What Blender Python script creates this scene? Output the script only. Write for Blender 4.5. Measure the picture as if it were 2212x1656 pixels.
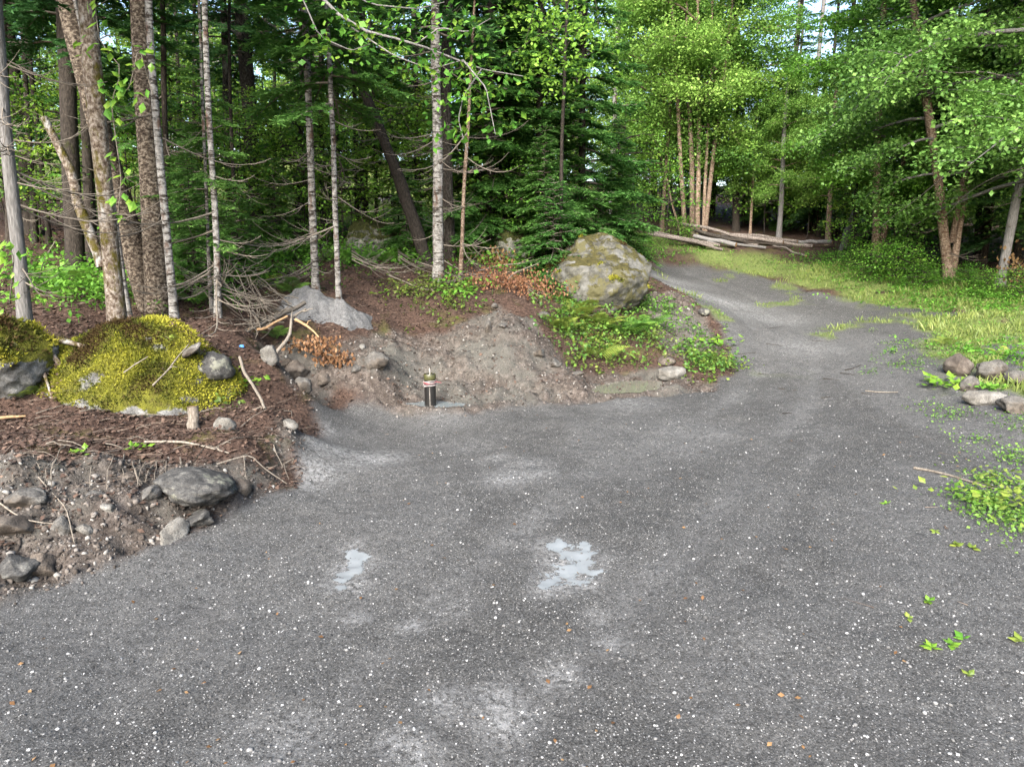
import bpy, bmesh, math, random
import numpy as np
from mathutils import Vector, Matrix

# ------------------------------------------------------------------ camera, sky, sun, exposure
scene = bpy.context.scene
for o in list(bpy.data.objects):
    bpy.data.objects.remove(o, do_unlink=True)
COL = scene.collection
CAMZ, PITCH, FOC = 2.3, math.radians(11.0), 1522.0          # focal length in units of a 2212-wide picture
cd = bpy.data.cameras.new('camera'); cam = bpy.data.objects.new('camera', cd); COL.objects.link(cam)
cam.location = (0, 0, CAMZ); cam.rotation_euler = (math.pi / 2 - PITCH, 0, 0)
cd.sensor_fit = 'HORIZONTAL'; cd.sensor_width = 36.0; cd.lens = 36.0 * FOC / 2212.0
cd.clip_start = 0.05; cd.clip_end = 2000
scene.camera = cam

SUN_EL, SUN_AZ = math.radians(34), math.radians(196)          # azimuth from +Y clockwise: behind the camera, a little left
world = bpy.data.worlds.new('World'); scene.world = world; world.use_nodes = True
wn = world.node_tree; wn.nodes.clear()
sky = wn.nodes.new('ShaderNodeTexSky'); sky.sky_type = 'NISHITA'; sky.sun_disc = False
sky.sun_elevation = SUN_EL; sky.sun_rotation = SUN_AZ; sky.air_density = 1.0; sky.dust_density = 2.6; sky.ozone_density = 1.0
bg = wn.nodes.new('ShaderNodeBackground'); bg.inputs['Strength'].default_value = 0.15
wo = wn.nodes.new('ShaderNodeOutputWorld')
wn.links.new(sky.outputs['Color'], bg.inputs['Color']); wn.links.new(bg.outputs['Background'], wo.inputs['Surface'])
sd = bpy.data.lights.new('sun', 'SUN'); sd.energy = 4.2; sd.angle = math.radians(36); sd.color = (1.0, 0.97, 0.93)
sun = bpy.data.objects.new('sun', sd); COL.objects.link(sun)
to_sun = Vector((math.sin(SUN_AZ) * math.cos(SUN_EL), math.cos(SUN_AZ) * math.cos(SUN_EL), math.sin(SUN_EL)))
sun.rotation_euler = to_sun.to_track_quat('Z', 'Y').to_euler()
scene.view_settings.view_transform = 'Standard'; scene.view_settings.look = 'None'
scene.view_settings.exposure = 1.9; scene.view_settings.gamma = 1.0
scene.render.engine = 'CYCLES'
scene.cycles.max_bounces = 7; scene.cycles.diffuse_bounces = 4; scene.cycles.glossy_bounces = 2
scene.cycles.transmission_bounces = 4; scene.cycles.transparent_max_bounces = 4
scene.cycles.adaptive_threshold = 0.02
scene.cycles.caustics_reflective = False; scene.cycles.caustics_refractive = False

rng = np.random.default_rng(7)
random.seed(7)

# ------------------------------------------------------------------ helpers
def P(u, v, Y):
    """picture place (2212 wide) at forward distance Y -> world point"""
    xc = (u - 1106.0) / FOC; yc = (828.0 - v) / FOC
    dy = math.cos(PITCH) + yc * math.sin(PITCH); dz = -math.sin(PITCH) + yc * math.cos(PITCH)
    t = Y / dy
    return np.array([xc * t, Y, CAMZ + dz * t])

def hash3(ix, iy, iz, seed):
    h = (ix.astype(np.int64) * 374761393 + iy.astype(np.int64) * 668265263 + iz.astype(np.int64) * 2147483647 + seed * 974634777) & 0xffffffff
    h = ((h ^ (h >> 13)) * 1274126177) & 0xffffffff
    h = h ^ (h >> 16)
    return (h & 0xffffff).astype(np.float64) / 0xffffff

def vnoise(p, seed=0):
    p = np.asarray(p, float); i = np.floor(p).astype(np.int64); f = p - i; f = f * f * (3 - 2 * f)
    r = 0
    for a in (0, 1):
        for b in (0, 1):
            for c in (0, 1):
                w = (f[..., 0] if a else 1 - f[..., 0]) * (f[..., 1] if b else 1 - f[..., 1]) * (f[..., 2] if c else 1 - f[..., 2])
                r = r + w * hash3(i[..., 0] + a, i[..., 1] + b, i[..., 2] + c, seed)
    return r * 2 - 1

def fbm(p, oct=4, seed=0, gain=0.5):
    r = 0; a = 1.0; p = np.asarray(p, float)
    for k in range(oct):
        r = r + a * vnoise(p * (2 ** k) + 17.3 * k, seed + k); a *= gain
    return r

def xy3(x, y, s=1.0):
    return np.stack([x * s, y * s, np.zeros_like(x)], -1)

class MB:
    def __init__(self):
        self.v = []; self.f = {3: [], 4: []}; self.t = []; self.n = 0; self.mi = {3: [], 4: []}
    def add(self, V, F, tint=0.5, mat=0):
        V = np.asarray(V, float).reshape(-1, 3); F = np.asarray(F, int)
        if len(V) == 0: return self
        self.v.append(V); k = F.shape[1]
        self.f[k].append(F + self.n); self.mi[k].append(np.full(len(F), mat))
        t = np.broadcast_to(np.asarray(tint, float), (len(V),)) if np.ndim(tint) <= 1 else tint
        self.t.append(t); self.n += len(V)
        return self
    def mesh(self, name, mats, smooth=True):
        me = bpy.data.meshes.new(name)
        V = np.concatenate(self.v); me.vertices.add(len(V)); me.vertices.foreach_set('co', V.ravel())
        parts = []; starts = []; mis = []; pos = 0
        for k in (3, 4):
            if self.f[k]:
                F = np.concatenate(self.f[k]); parts.append(F.ravel())
                starts.append(pos + np.arange(len(F)) * k); pos += len(F) * k
                mis.append(np.concatenate(self.mi[k]))
        L = np.concatenate(parts); S = np.concatenate(starts); M = np.concatenate(mis)
        me.loops.add(len(L)); me.loops.foreach_set('vertex_index', L.astype(np.int32))
        me.polygons.add(len(S)); me.polygons.foreach_set('loop_start', S.astype(np.int32))
        me.polygons.foreach_set('use_smooth', np.full(len(S), smooth))
        if not isinstance(mats, (list, tuple)): mats = [mats]
        for m in mats: me.materials.append(m)
        me.polygons.foreach_set('material_index', M.astype(np.int32))
        a = me.attributes.new('tint', 'FLOAT', 'POINT'); a.data.foreach_set('value', np.concatenate(self.t).astype(np.float32))
        me.update(calc_edges=True)
        return me
    def build(self, name, mats, parent=None, smooth=True, loc=None):
        return link(name, self.mesh(name, mats, smooth), parent, loc)

def link(name, me, parent=None, loc=None, rot=None, scale=None):
    o = bpy.data.objects.new(name, me); COL.objects.link(o)
    if parent is not None: o.parent = parent
    if loc is not None: o.location = [float(c) for c in loc]
    if rot is not None: o.rotation_euler = rot
    if scale is not None: o.scale = scale if np.ndim(scale) else (scale,) * 3
    return o

def tag(o, label=None, cat=None, group=None, kind=None):
    if label: o['label'] = label
    if cat: o['category'] = cat
    if group: o['group'] = group
    if kind: o['kind'] = kind
    return o

def thing(name, label, cat, loc=(0, 0, 0), rotz=0.0, group=None):
    o = bpy.data.objects.new(name, None); COL.objects.link(o)
    o.location = [float(c) for c in loc]; o.rotation_euler = (0, 0, rotz); o.empty_display_size = 0.2
    return tag(o, label, cat, group)

def tube(path, rad, sides=7, cap=True, rough=0.0, seed=0):
    path = np.asarray(path, float); n = len(path); rad = np.broadcast_to(np.asarray(rad, float), (n,))
    T = np.gradient(path, axis=0); T /= np.linalg.norm(T, axis=1)[:, None] + 1e-9
    up = np.array([0, 0, 1.0]) if abs(T[:, 2]).mean() < 0.8 else np.array([1.0, 0, 0])
    A = np.cross(T, up); A /= np.linalg.norm(A, axis=1)[:, None] + 1e-9
    B = np.cross(T, A)
    th = np.arange(sides) / sides * 2 * math.pi
    R = rad[:, None] * np.ones(sides)[None]
    V = path[:, None] + R[..., None] * (np.cos(th)[None, :, None] * A[:, None] + np.sin(th)[None, :, None] * B[:, None])
    if rough:
        nz = fbm(V * np.array([6, 6, 2.5]) / max(rad.max(), .05) * .08 + seed, 3, seed)
        V = path[:, None] + (V - path[:, None]) * (1 + rough * nz[..., None])
    V = V.reshape(-1, 3)
    i = np.arange(n - 1)[:, None]; j = np.arange(sides)[None]
    a = i * sides + j; b = i * sides + (j + 1) % sides
    F = np.stack([a, b, b + sides, a + sides], -1).reshape(-1, 4)
    return V, F

def caps(path, rad, sides, end=-1):
    """a separate end disc for a tube (cut face)"""
    V, F = tube(path, rad, sides)
    ring = V[-sides:] if end == -1 else V[:sides]
    c = ring.mean(0)
    V2 = np.vstack([ring, c]); k = np.arange(sides)
    F2 = np.stack([k, (k + 1) % sides, np.full(sides, sides)], -1)
    return V2, F2

def rotm(yaw, pitch, roll):
    yaw, pitch, roll = [np.asarray(a, float) for a in (yaw, pitch, roll)]
    cy, sy, cp, sp, cr, sr = np.cos(yaw), np.sin(yaw), np.cos(pitch), np.sin(pitch), np.cos(roll), np.sin(roll)
    Z = np.zeros(yaw.shape + (3, 3)); O = np.ones_like(cy); o = np.zeros_like(cy)
    Rz = np.stack([np.stack([cy, -sy, o], -1), np.stack([sy, cy, o], -1), np.stack([o, o, O], -1)], -2)
    Rx = np.stack([np.stack([O, o, o], -1), np.stack([o, cp, -sp], -1), np.stack([o, sp, cp], -1)], -2)
    Ry = np.stack([np.stack([cr, o, sr], -1), np.stack([o, O, o], -1), np.stack([-sr, o, cr], -1)], -2)
    return Rz @ Rx @ Ry

def scatter(tv, tf, pos, R, s):
    """place a small template many times"""
    tv = np.asarray(tv, float); tf = np.asarray(tf, int); n = len(pos)
    s = np.asarray(s, float)
    if s.ndim == 1: s = s[:, None, None]
    else: s = s[:, None, :]
    V = np.einsum('nij,nkj->nki', R, tv[None] * s) + np.asarray(pos)[:, None]
    F = tf[None] + (np.arange(n) * len(tv))[:, None, None]
    return V.reshape(-1, 3), F.reshape(-1, tf.shape[1])

LEAF_V = np.array([[0, 0, 0], [-.3, .45, -.06], [0, .5, .03], [.3, .45, -.06], [0, 1, -.1]])
LEAF_F = np.array([[0, 2, 1], [0, 3, 2], [1, 2, 4], [2, 3, 4]])
LEAF2_V = np.array([[0, 0, 0], [-.34, .5, .05], [.34, .5, .05], [0, 1, -.06]])
LEAF2_F = np.array([[0, 2, 1], [1, 2, 3]])
NEED_V = np.array([[-.13, 0, 0], [.13, 0, 0], [0, 1, 0]]); NEED_F = np.array([[0, 1, 2]])

def rep(t, k): return np.repeat(t, k)

# ------------------------------------------------------------------ materials
def newmat(name):
    m = bpy.data.materials.new(name); m.use_nodes = True; nt = m.node_tree; nt.nodes.clear()
    return m, nt
def N(nt, typ, **kw):
    n = nt.nodes.new(typ)
    for k, v in kw.items():
        if k in n.inputs: n.inputs[k].default_value = v
        else: setattr(n, k, v)
    return n
def ramp(nt, fac, stops, interp='LINEAR'):
    r = nt.nodes.new('ShaderNodeValToRGB'); r.color_ramp.interpolation = interp
    el = r.color_ramp.elements
    while len(el) < len(stops): el.new(0.5)
    for e, (p, c) in zip(el, stops):
        e.position = p; e.color = (*c, 1) if len(c) == 3 else c
    nt.links.new(fac, r.inputs['Fac']); return r.outputs['Color']
def mixc(nt, fac, a, b, mode='MIX'):
    m = nt.nodes.new('ShaderNodeMix'); m.data_type = 'RGBA'; m.blend_type = mode
    for s, x in (('Factor', fac), ('A', a), ('B', b)):
        k = [i for i in m.inputs if i.name == s and i.type == ('VALUE' if s == 'Factor' else 'RGBA')][0]
        if isinstance(x, (int, float)): k.default_value = x
        elif isinstance(x, tuple): k.default_value = (*x, 1)
        else: nt.links.new(x, k)
    return [o for o in m.outputs if o.type == 'RGBA'][0]
def math_(nt, op, a, b=None, clamp=False):
    m = nt.nodes.new('ShaderNodeMath'); m.operation = op; m.use_clamp = clamp
    for i, x in enumerate((a, b)):
        if x is None: continue
        if isinstance(x, (int, float)): m.inputs[i].default_value = x
        else: nt.links.new(x, m.inputs[i])
    return m.outputs[0]
def coords(nt, scale=(1, 1, 1), kind='Object'):
    tc = nt.nodes.new('ShaderNodeTexCoord'); mp = nt.nodes.new('ShaderNodeMapping'); mp.inputs['Scale'].default_value = scale
    nt.links.new(tc.outputs[kind], mp.inputs['Vector']); return mp.outputs['Vector']
def noise(nt, vec, scale, detail=4, rough=0.55):
    n = nt.nodes.new('ShaderNodeTexNoise'); n.inputs['Scale'].default_value = scale; n.inputs['Detail'].default_value = detail
    n.inputs['Roughness'].default_value = rough; nt.links.new(vec, n.inputs['Vector']); return n.outputs['Fac']
def voro(nt, vec, scale, feature='F1', out='Distance'):
    n = nt.nodes.new('ShaderNodeTexVoronoi'); n.feature = feature; n.inputs['Scale'].default_value = scale
    nt.links.new(vec, n.inputs['Vector']); return n.outputs[out]
def attr(nt, name, out='Fac'):
    a = nt.nodes.new('ShaderNodeAttribute'); a.attribute_name = name; return a.outputs[out]
def finish(m, nt, color, rough=0.85, bump=None, bstr=0.5, bdist=0.02, trans=None, spec=0.3):
    p = nt.nodes.new('ShaderNodeBsdfPrincipled'); out = nt.nodes.new('ShaderNodeOutputMaterial')
    if isinstance(color, tuple): p.inputs['Base Color'].default_value = (*color, 1)
    else: nt.links.new(color, p.inputs['Base Color'])
    if isinstance(rough, (int, float)): p.inputs['Roughness'].default_value = rough
    else: nt.links.new(rough, p.inputs['Roughness'])
    p.inputs['Specular IOR Level'].default_value = spec
    if bump is not None:
        b = nt.nodes.new('ShaderNodeBump'); b.inputs['Strength'].default_value = bstr; b.inputs['Distance'].default_value = bdist
        nt.links.new(bump, b.inputs['Height']); nt.links.new(b.outputs['Normal'], p.inputs['Normal'])
    sh = p.outputs[0]
    if trans:
        t = nt.nodes.new('ShaderNodeBsdfTranslucent'); mx = nt.nodes.new('ShaderNodeMixShader'); mx.inputs[0].default_value = trans
        if isinstance(color, tuple): t.inputs['Color'].default_value = (*color, 1)
        else: nt.links.new(color, t.inputs['Color'])
        nt.links.new(sh, mx.inputs[1]); nt.links.new(t.outputs[0], mx.inputs[2]); sh = mx.outputs[0]
    nt.links.new(sh, out.inputs['Surface'])
    return m

def leafmat(name, stops, trans=0.35, rough=0.5, vary=0.25, spec=0.35):
    m, nt = newmat(name)
    c = ramp(nt, attr(nt, 'tint'), stops)
    oi = nt.nodes.new('ShaderNodeObjectInfo')
    h = nt.nodes.new('ShaderNodeHueSaturation'); nt.links.new(c, h.inputs['Color'])
    nt.links.new(math_(nt, 'ADD', math_(nt, 'MULTIPLY', oi.outputs['Random'], vary * 2), 1 - vary), h.inputs['Value'])
    nt.links.new(math_(nt, 'ADD', math_(nt, 'MULTIPLY', oi.outputs['Random'], -0.03), 0.515), h.inputs['Hue'])
    return finish(m, nt, h.outputs['Color'], rough, trans=trans, spec=spec)

def barkmat(name, stops, scale=(9, 9, 3), detail=6, lent=None, moss=None, bstr=0.8, nsc=3.0, patch=None):
    m, nt = newmat(name)
    v = coords(nt, scale); n1 = noise(nt, v, nsc, detail, .65)
    c = ramp(nt, n1, stops)
    hgt = n1
    if patch:                         # larger lichen or peeled patches
        pf = ramp(nt, noise(nt, coords(nt, (2.2, 2.2, 1.1)), 3.0, 4), [(patch[1], (0, 0, 0)), (patch[1] + .09, (1, 1, 1))])
        c = mixc(nt, pf, c, patch[0])
    if lent:                          # dark lenticel dashes round the stem
        lf = ramp(nt, noise(nt, coords(nt, (3, 3, 11)), 2.3, 7, .75), [(lent[1], (1, 1, 1)), (lent[1] + .07, (0, 0, 0))])
        c = mixc(nt, lf, c, lent[0]); hgt = math_(nt, 'SUBTRACT', n1, math_(nt, 'MULTIPLY', lf, .4))
    if moss:
        mf = ramp(nt, noise(nt, coords(nt, (1.6, 1.6, .9)), 3.2, 5, .7), [(moss[1], (0, 0, 0)), (moss[1] + .1, (1, 1, 1))])
        c = mixc(nt, mf, c, moss[0])
    oi = nt.nodes.new('ShaderNodeObjectInfo'); h = nt.nodes.new('ShaderNodeHueSaturation'); nt.links.new(c, h.inputs['Color'])
    nt.links.new(math_(nt, 'ADD', math_(nt, 'MULTIPLY', oi.outputs['Random'], .4), .8), h.inputs['Value'])
    return finish(m, nt, h.outputs['Color'], .9, hgt, bstr, .03, spec=.15)

M = {}
M['birch'] = barkmat('birch_bark', [(.3, (.0820, .0738, .0656)), (.5, (.1886, .1788, .1640)), (.7, (.2952, .2829, .2624))], (6, 6, 6), lent=((.0287, .0230, .0180), .43), bstr=.5, patch=((.0902, .0574, .0426), .55))
M['yellow_birch'] = barkmat('yellow_birch_bark', [(.38, (.0230, .0164, .0123)), (.5, (.0861, .0656, .0476)), (.6, (.2132, .1763, .1353))], (8, 8, 11), bstr=1.2)
M['mossy_birch'] = barkmat('mossy_birch_bark', [(.36, (.0410, .0262, .0164)), (.5, (.1312, .1025, .0779)), (.64, (.2706, .2378, .2009))], (9, 9, 7), moss=((.0697, .0574, .0098), .5), bstr=1.0, patch=((.2952, .2829, .2624), .57))
M['spruce_bark'] = barkmat('spruce_bark', [(.34, (.0090, .0071, .0060)), (.5, (.0300, .0248, .0203)), (.66, (.0713, .0622, .0525))], (14, 14, 6), bstr=1.0, patch=((.0750, .0788, .0638), .6))
M['grey_bark'] = barkmat('grey_bark', [(.3, (.0574, .0533, .0492)), (.5, (.1148, .1091, .1025)), (.7, (.1804, .1722, .1640))], (18, 18, 3), bstr=.6)
M['dark_bark'] = barkmat('dark_bark', [(.3, (.0100, .0080, .0065)), (.5, (.0275, .0225, .0180)), (.72, (.0600, .0500, .0400))], (14, 14, 5), moss=((.0225, .0250, .0060), .62))
M['orange_birch'] = barkmat('orange_birch_bark', [(.34, (.05, .033, .022)), (.5, (.145, .105, .075)), (.64, (.25, .2, .152))], (8, 8, 10), lent=((.085, .045, .028), .4), bstr=.7)
M['log_bark'] = barkmat('log_bark', [(.34, (.0328, .0250, .0197)), (.5, (.1181, .0984, .0840)), (.64, (.2230, .1968, .1771))], (10, 10, 10), bstr=.8)
M['dead_wood'] = barkmat('dead_wood', [(.3, (.0656, .0549, .0435)), (.5, (.1394, .1197, .0968)), (.7, (.2214, .1952, .1640))], (20, 20, 6), bstr=.4)
M['cut_wood'] = barkmat('cut_wood', [(.3, (.1640, .0984, .0533)), (.6, (.2788, .1804, .0984))], (8, 8, 8), bstr=.2)
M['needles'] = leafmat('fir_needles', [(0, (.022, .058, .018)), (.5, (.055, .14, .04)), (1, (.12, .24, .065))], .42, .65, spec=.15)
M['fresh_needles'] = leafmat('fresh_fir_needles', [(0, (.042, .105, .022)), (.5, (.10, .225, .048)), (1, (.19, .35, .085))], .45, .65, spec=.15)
M['leaves'] = leafmat('broad_leaves', [(0, (.05, .13, .014)), (.5, (.105, .245, .028)), (1, (.2, .38, .055))], .45, .55, spec=.2)
M['pale_leaves'] = leafmat('pale_birch_leaves', [(0, (.065, .14, .022)), (.5, (.135, .26, .045)), (1, (.25, .4, .09))], .45, .55, spec=.2)
M['bright_leaves'] = leafmat('bright_leaves', [(0, (.0600, .1360, .0144)), (.5, (.1200, .2400, .0240)), (1, (.2320, .3440, .0440))], .45, .4)
M['dark_leaves'] = leafmat('dark_leaves', [(0, (.036, .095, .018)), (.5, (.08, .185, .034)), (1, (.165, .3, .07))], .42, .5, spec=.28)
M['fern'] = leafmat('fern_green', [(0, (.0410, .0984, .0164)), (.5, (.0820, .1804, .0287)), (1, (.1640, .2706, .0410))], .4, .5)
M['yellow_fern'] = leafmat('fern_yellow_green', [(0, (.0720, .1120, .0200)), (.5, (.1360, .1920, .0304)), (1, (.2240, .2640, .0480))], .4, .5)
M['grass'] = leafmat('grass_blades', [(0, (.0518, .0888, .0185)), (.5, (.1110, .1628, .0333)), (1, (.1998, .2368, .0666))], .35, .55, .05)
M['dead_leaves'] = leafmat('withered_leaves', [(0, (.0638, .0289, .0119)), (.5, (.1445, .0723, .0298)), (1, (.2550, .1530, .0723))], .3, .7, .08)
M['litter'] = leafmat('leaf_litter', [(0, (.0187, .0110, .0076)), (.45, (.0510, .0289, .0204)), (.8, (.0978, .0595, .0425)), (1, (.1870, .1318, .0978))], .1, .8, .03)
M['twigs'] = leafmat('litter_twigs', [(0, (.03, .022, .016)), (1, (.15, .12, .09))], 0, .9, .03)
M['moss'] = leafmat('moss_tufts', [(0, (.045, .03, .012)), (.28, (.055, .068, .014)), (.55, (.115, .125, .015)), (.8, (.19, .19, .02)), (1, (.27, .26, .035))], .25, .9, .03, .1)
M['dead_twig'] = barkmat('bare_twigs', [(.3, (.0533, .0451, .0361)), (.6, (.1394, .1205, .0984))], (20, 20, 20), bstr=.2)

def stonemat(name, stops, scale=6.0, moss=None, lichen=None, mossup=.45, bstr=.7, stain=None):
    m, nt = newmat(name)
    v = coords(nt); n1 = noise(nt, v, scale, 8, .65); n2 = noise(nt, v, scale * .35, 4)
    c = ramp(nt, n1, stops)
    gr = noise(nt, v, 85, 4, .7); c = mixc(nt, 1.0, c, ramp(nt, gr, [(.34, (.55, .55, .55)), (.5, (.95, .95, .95)), (.66, (1.4, 1.4, 1.38))]), 'MULTIPLY')
    if stain: c = mixc(nt, ramp(nt, n2, [(.5, (0, 0, 0)), (.62, (1, 1, 1))]), c, stain)
    if lichen:
        lf = ramp(nt, noise(nt, v, lichen[2], 6, .7), [(lichen[1], (0, 0, 0)), (lichen[1] + .05, (1, 1, 1))]); c = mixc(nt, lf, c, lichen[0])
    hgt = math_(nt, 'ADD', n1, math_(nt, 'MULTIPLY', gr, .35))
    if moss:
        g = nt.nodes.new('ShaderNodeNewGeometry'); sp = nt.nodes.new('ShaderNodeSeparateXYZ'); nt.links.new(g.outputs['Normal'], sp.inputs[0])
        up = math_(nt, 'ADD', sp.outputs['Z'], math_(nt, 'MULTIPLY', math_(nt, 'SUBTRACT', noise(nt, v, 2.6, 5, .7), .5), 2.2))
        mf = ramp(nt, up, [(mossup, (0, 0, 0)), (min(mossup + .14, 1), (1, 1, 1))])
        mc = ramp(nt, noise(nt, v, 9, 6, .7), [(.3, moss[0]), (.5, moss[1]), (.7, moss[2])])
        c = mixc(nt, mf, c, mc)
        hgt = math_(nt, 'ADD', n1, math_(nt, 'MULTIPLY', mf, math_(nt, 'MULTIPLY', noise(nt, v, 60, 3), 1.0)))
    return finish(m, nt, c, .85, hgt, bstr, .04, spec=.2)
MOSSC = [(.0375, .0300, .0060), (.0713, .0713, .0075), (.1275, .1237, .0120)]
M['moss_rock'] = stonemat('mossy_granite', [(.3, (.0440, .0429, .0396)), (.5, (.1100, .1084, .1034)), (.68, (.1980, .1953, .1870))], 9, MOSSC, ((.0275, .0264, .0165), .58, 5), .16)
M['lichen_rock'] = stonemat('lichen_boulder', [(.3, (.02, .0193, .015)), (.5, (.052, .05, .041)), (.7, (.11, .107, .092))], 6, [(.03, .026, .01), (.06, .053, .016), (.1, .085, .025)], ((.062, .057, .026), .5, 3.4), .72, 1.2, (.105, .103, .094))
M['dark_moss_rock'] = stonemat('dark_mossy_boulder', [(.3, (.03, .03, .026)), (.5, (.09, .09, .075)), (.7, (.25, .25, .2))], 6, [(.012, .014, .005), (.03, .034, .008), (.06, .06, .014)], None, .2)
M['grey_rock'] = stonemat('grey_stone', [(.3, (.035, .032, .028)), (.5, (.082, .077, .07)), (.7, (.155, .149, .138))], 7, None, ((.04, .034, .028), .55, 4), stain=(.07, .058, .046))
M['pale_rock'] = stonemat('pale_stone', [(.3, (.0592, .0540, .0474)), (.5, (.1147, .1080, .0962)), (.7, (.1924, .1850, .1702))], 6, None, ((.0666, .0614, .0555), .62, 4))
M['brown_rock'] = stonemat('brown_stone', [(.3, (.0370, .0296, .0237)), (.5, (.0777, .0636, .0518)), (.7, (.1332, .1147, .0962))], 5)
M['dusty_rock'] = stonemat('dusty_dark_stone', [(.3, (.0222, .0215, .0207)), (.5, (.0481, .0466, .0444)), (.72, (.1258, .1221, .1110))], 12, None, ((.1258, .1258, .0999), .56, 3))
M['grey_mud'] = stonemat('grey_spoil', [(.3, (.0740, .0733, .0718)), (.5, (.1147, .1132, .1117)), (.7, (.1554, .1539, .1524))], 14, bstr=1.0)

def simple(name, col, rough=.5, metal=0, spec=.5):
    m, nt = newmat(name)
    n = noise(nt, coords(nt), 22, 5); c = ramp(nt, n, [(.3, tuple(x * .7 for x in col)), (.7, tuple(min(1, x * 1.2) for x in col))])
    finish(m, nt, c, rough, n, .15, .005, spec=spec)
    m.node_tree.nodes['Principled BSDF'].inputs['Metallic'].default_value = metal
    return m
# ground material: four zones blended by where they lie
def ground_material():
    m, nt = newmat('earth')
    za = nt.nodes.new('ShaderNodeAttribute'); za.attribute_name = 'zone'
    sp = nt.nodes.new('ShaderNodeSeparateColor'); nt.links.new(za.outputs['Color'], sp.inputs[0])
    zg, zd, zv = sp.outputs[0], sp.outputs[1], sp.outputs[2]; dust = attr(nt, 'dust')
    v = coords(nt)
    big = noise(nt, v, .9, 5, .6); mid = noise(nt, v, 6, 6, .65); fine = noise(nt, v, 70, 6, .75); vf = noise(nt, v, 230, 3, .7)
    vd = voro(nt, v, 95); vc = voro(nt, v, 95, out='Color')
    # gravel
    g = ramp(nt, fine, [(.36, (.0165, .0163, .0157)), (.5, (.053, .0522, .0505)), (.66, (.122, .1205, .117))])
    g = mixc(nt, .55, g, mixc(nt, 1.0, g, ramp(nt, mid, [(.3, (.55, .55, .55)), (.7, (1.4, 1.39, 1.37))]), 'MULTIPLY'))
    sepc = nt.nodes.new('ShaderNodeSeparateColor'); nt.links.new(vc, sepc.inputs[0])
    speck = math_(nt, 'MULTIPLY', math_(nt, 'GREATER_THAN', sepc.outputs[0], .93), math_(nt, 'LESS_THAN', vd, .34))
    g = mixc(nt, math_(nt, 'MULTIPLY', speck, .75), g, (.42, .41, .39))
    dk = math_(nt, 'MULTIPLY', math_(nt, 'LESS_THAN', sepc.outputs[0], .12), math_(nt, 'LESS_THAN', vd, .4))
    g = mixc(nt, math_(nt, 'MULTIPLY', dk, .7), g, (.03, .03, .03))
    df = math_(nt, 'MULTIPLY', dust, ramp(nt, noise(nt, v, 22, 7, .75), [(.4, (.02, .02, .02)), (.58, (1, 1, 1))]), True)
    g = mixc(nt, df, g, mixc(nt, fine, (.12, .119, .117), (.30, .298, .293)))
    # bare soil
    d = ramp(nt, math_(nt, 'ADD', math_(nt, 'MULTIPLY', noise(nt, v, 9, 8, .7), .55), math_(nt, 'MULTIPLY', noise(nt, v, 48, 5, .75), .45)), [(.36, (.0155, .012, .0098)), (.5, (.058, .047, .0395)), (.63, (.145, .123, .107))])
    d = mixc(nt, ramp(nt, big, [(.46, (0, 0, 0)), (.62, (.6, .6, .6))]), d, mixc(nt, ramp(nt, fine, [(.36, (0, 0, 0)), (.64, (1, 1, 1))]), (.028, .0285, .024), (.135, .136, .12)))
    # forest litter
    l = ramp(nt, noise(nt, v, 26, 8, .75), [(.3, (.014, .009, .007)), (.5, (.045, .028, .021)), (.7, (.12, .078, .058))])
    l = mixc(nt, ramp(nt, noise(nt, v, 1.7, 5), [(.55, (0, 0, 0)), (.7, (.7, .7, .7))]), l, (.06, .062, .014))
    # turf
    t = ramp(nt, noise(nt, v, 18, 8, .75), [(.3, (.045, .055, .018)), (.5, (.095, .12, .035)), (.7, (.165, .19, .06))])
    c = mixc(nt, zg, l, g); c = mixc(nt, zd, c, d); c = mixc(nt, zv, c, t)
    hgt = math_(nt, 'ADD', math_(nt, 'MULTIPLY', fine, .8), math_(nt, 'ADD', math_(nt, 'MULTIPLY', vf, .3), math_(nt, 'MULTIPLY', mid, .9)))
    return finish(m, nt, c, .92, hgt, .8, .025, spec=.12)
M['ground'] = ground_material()

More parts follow.
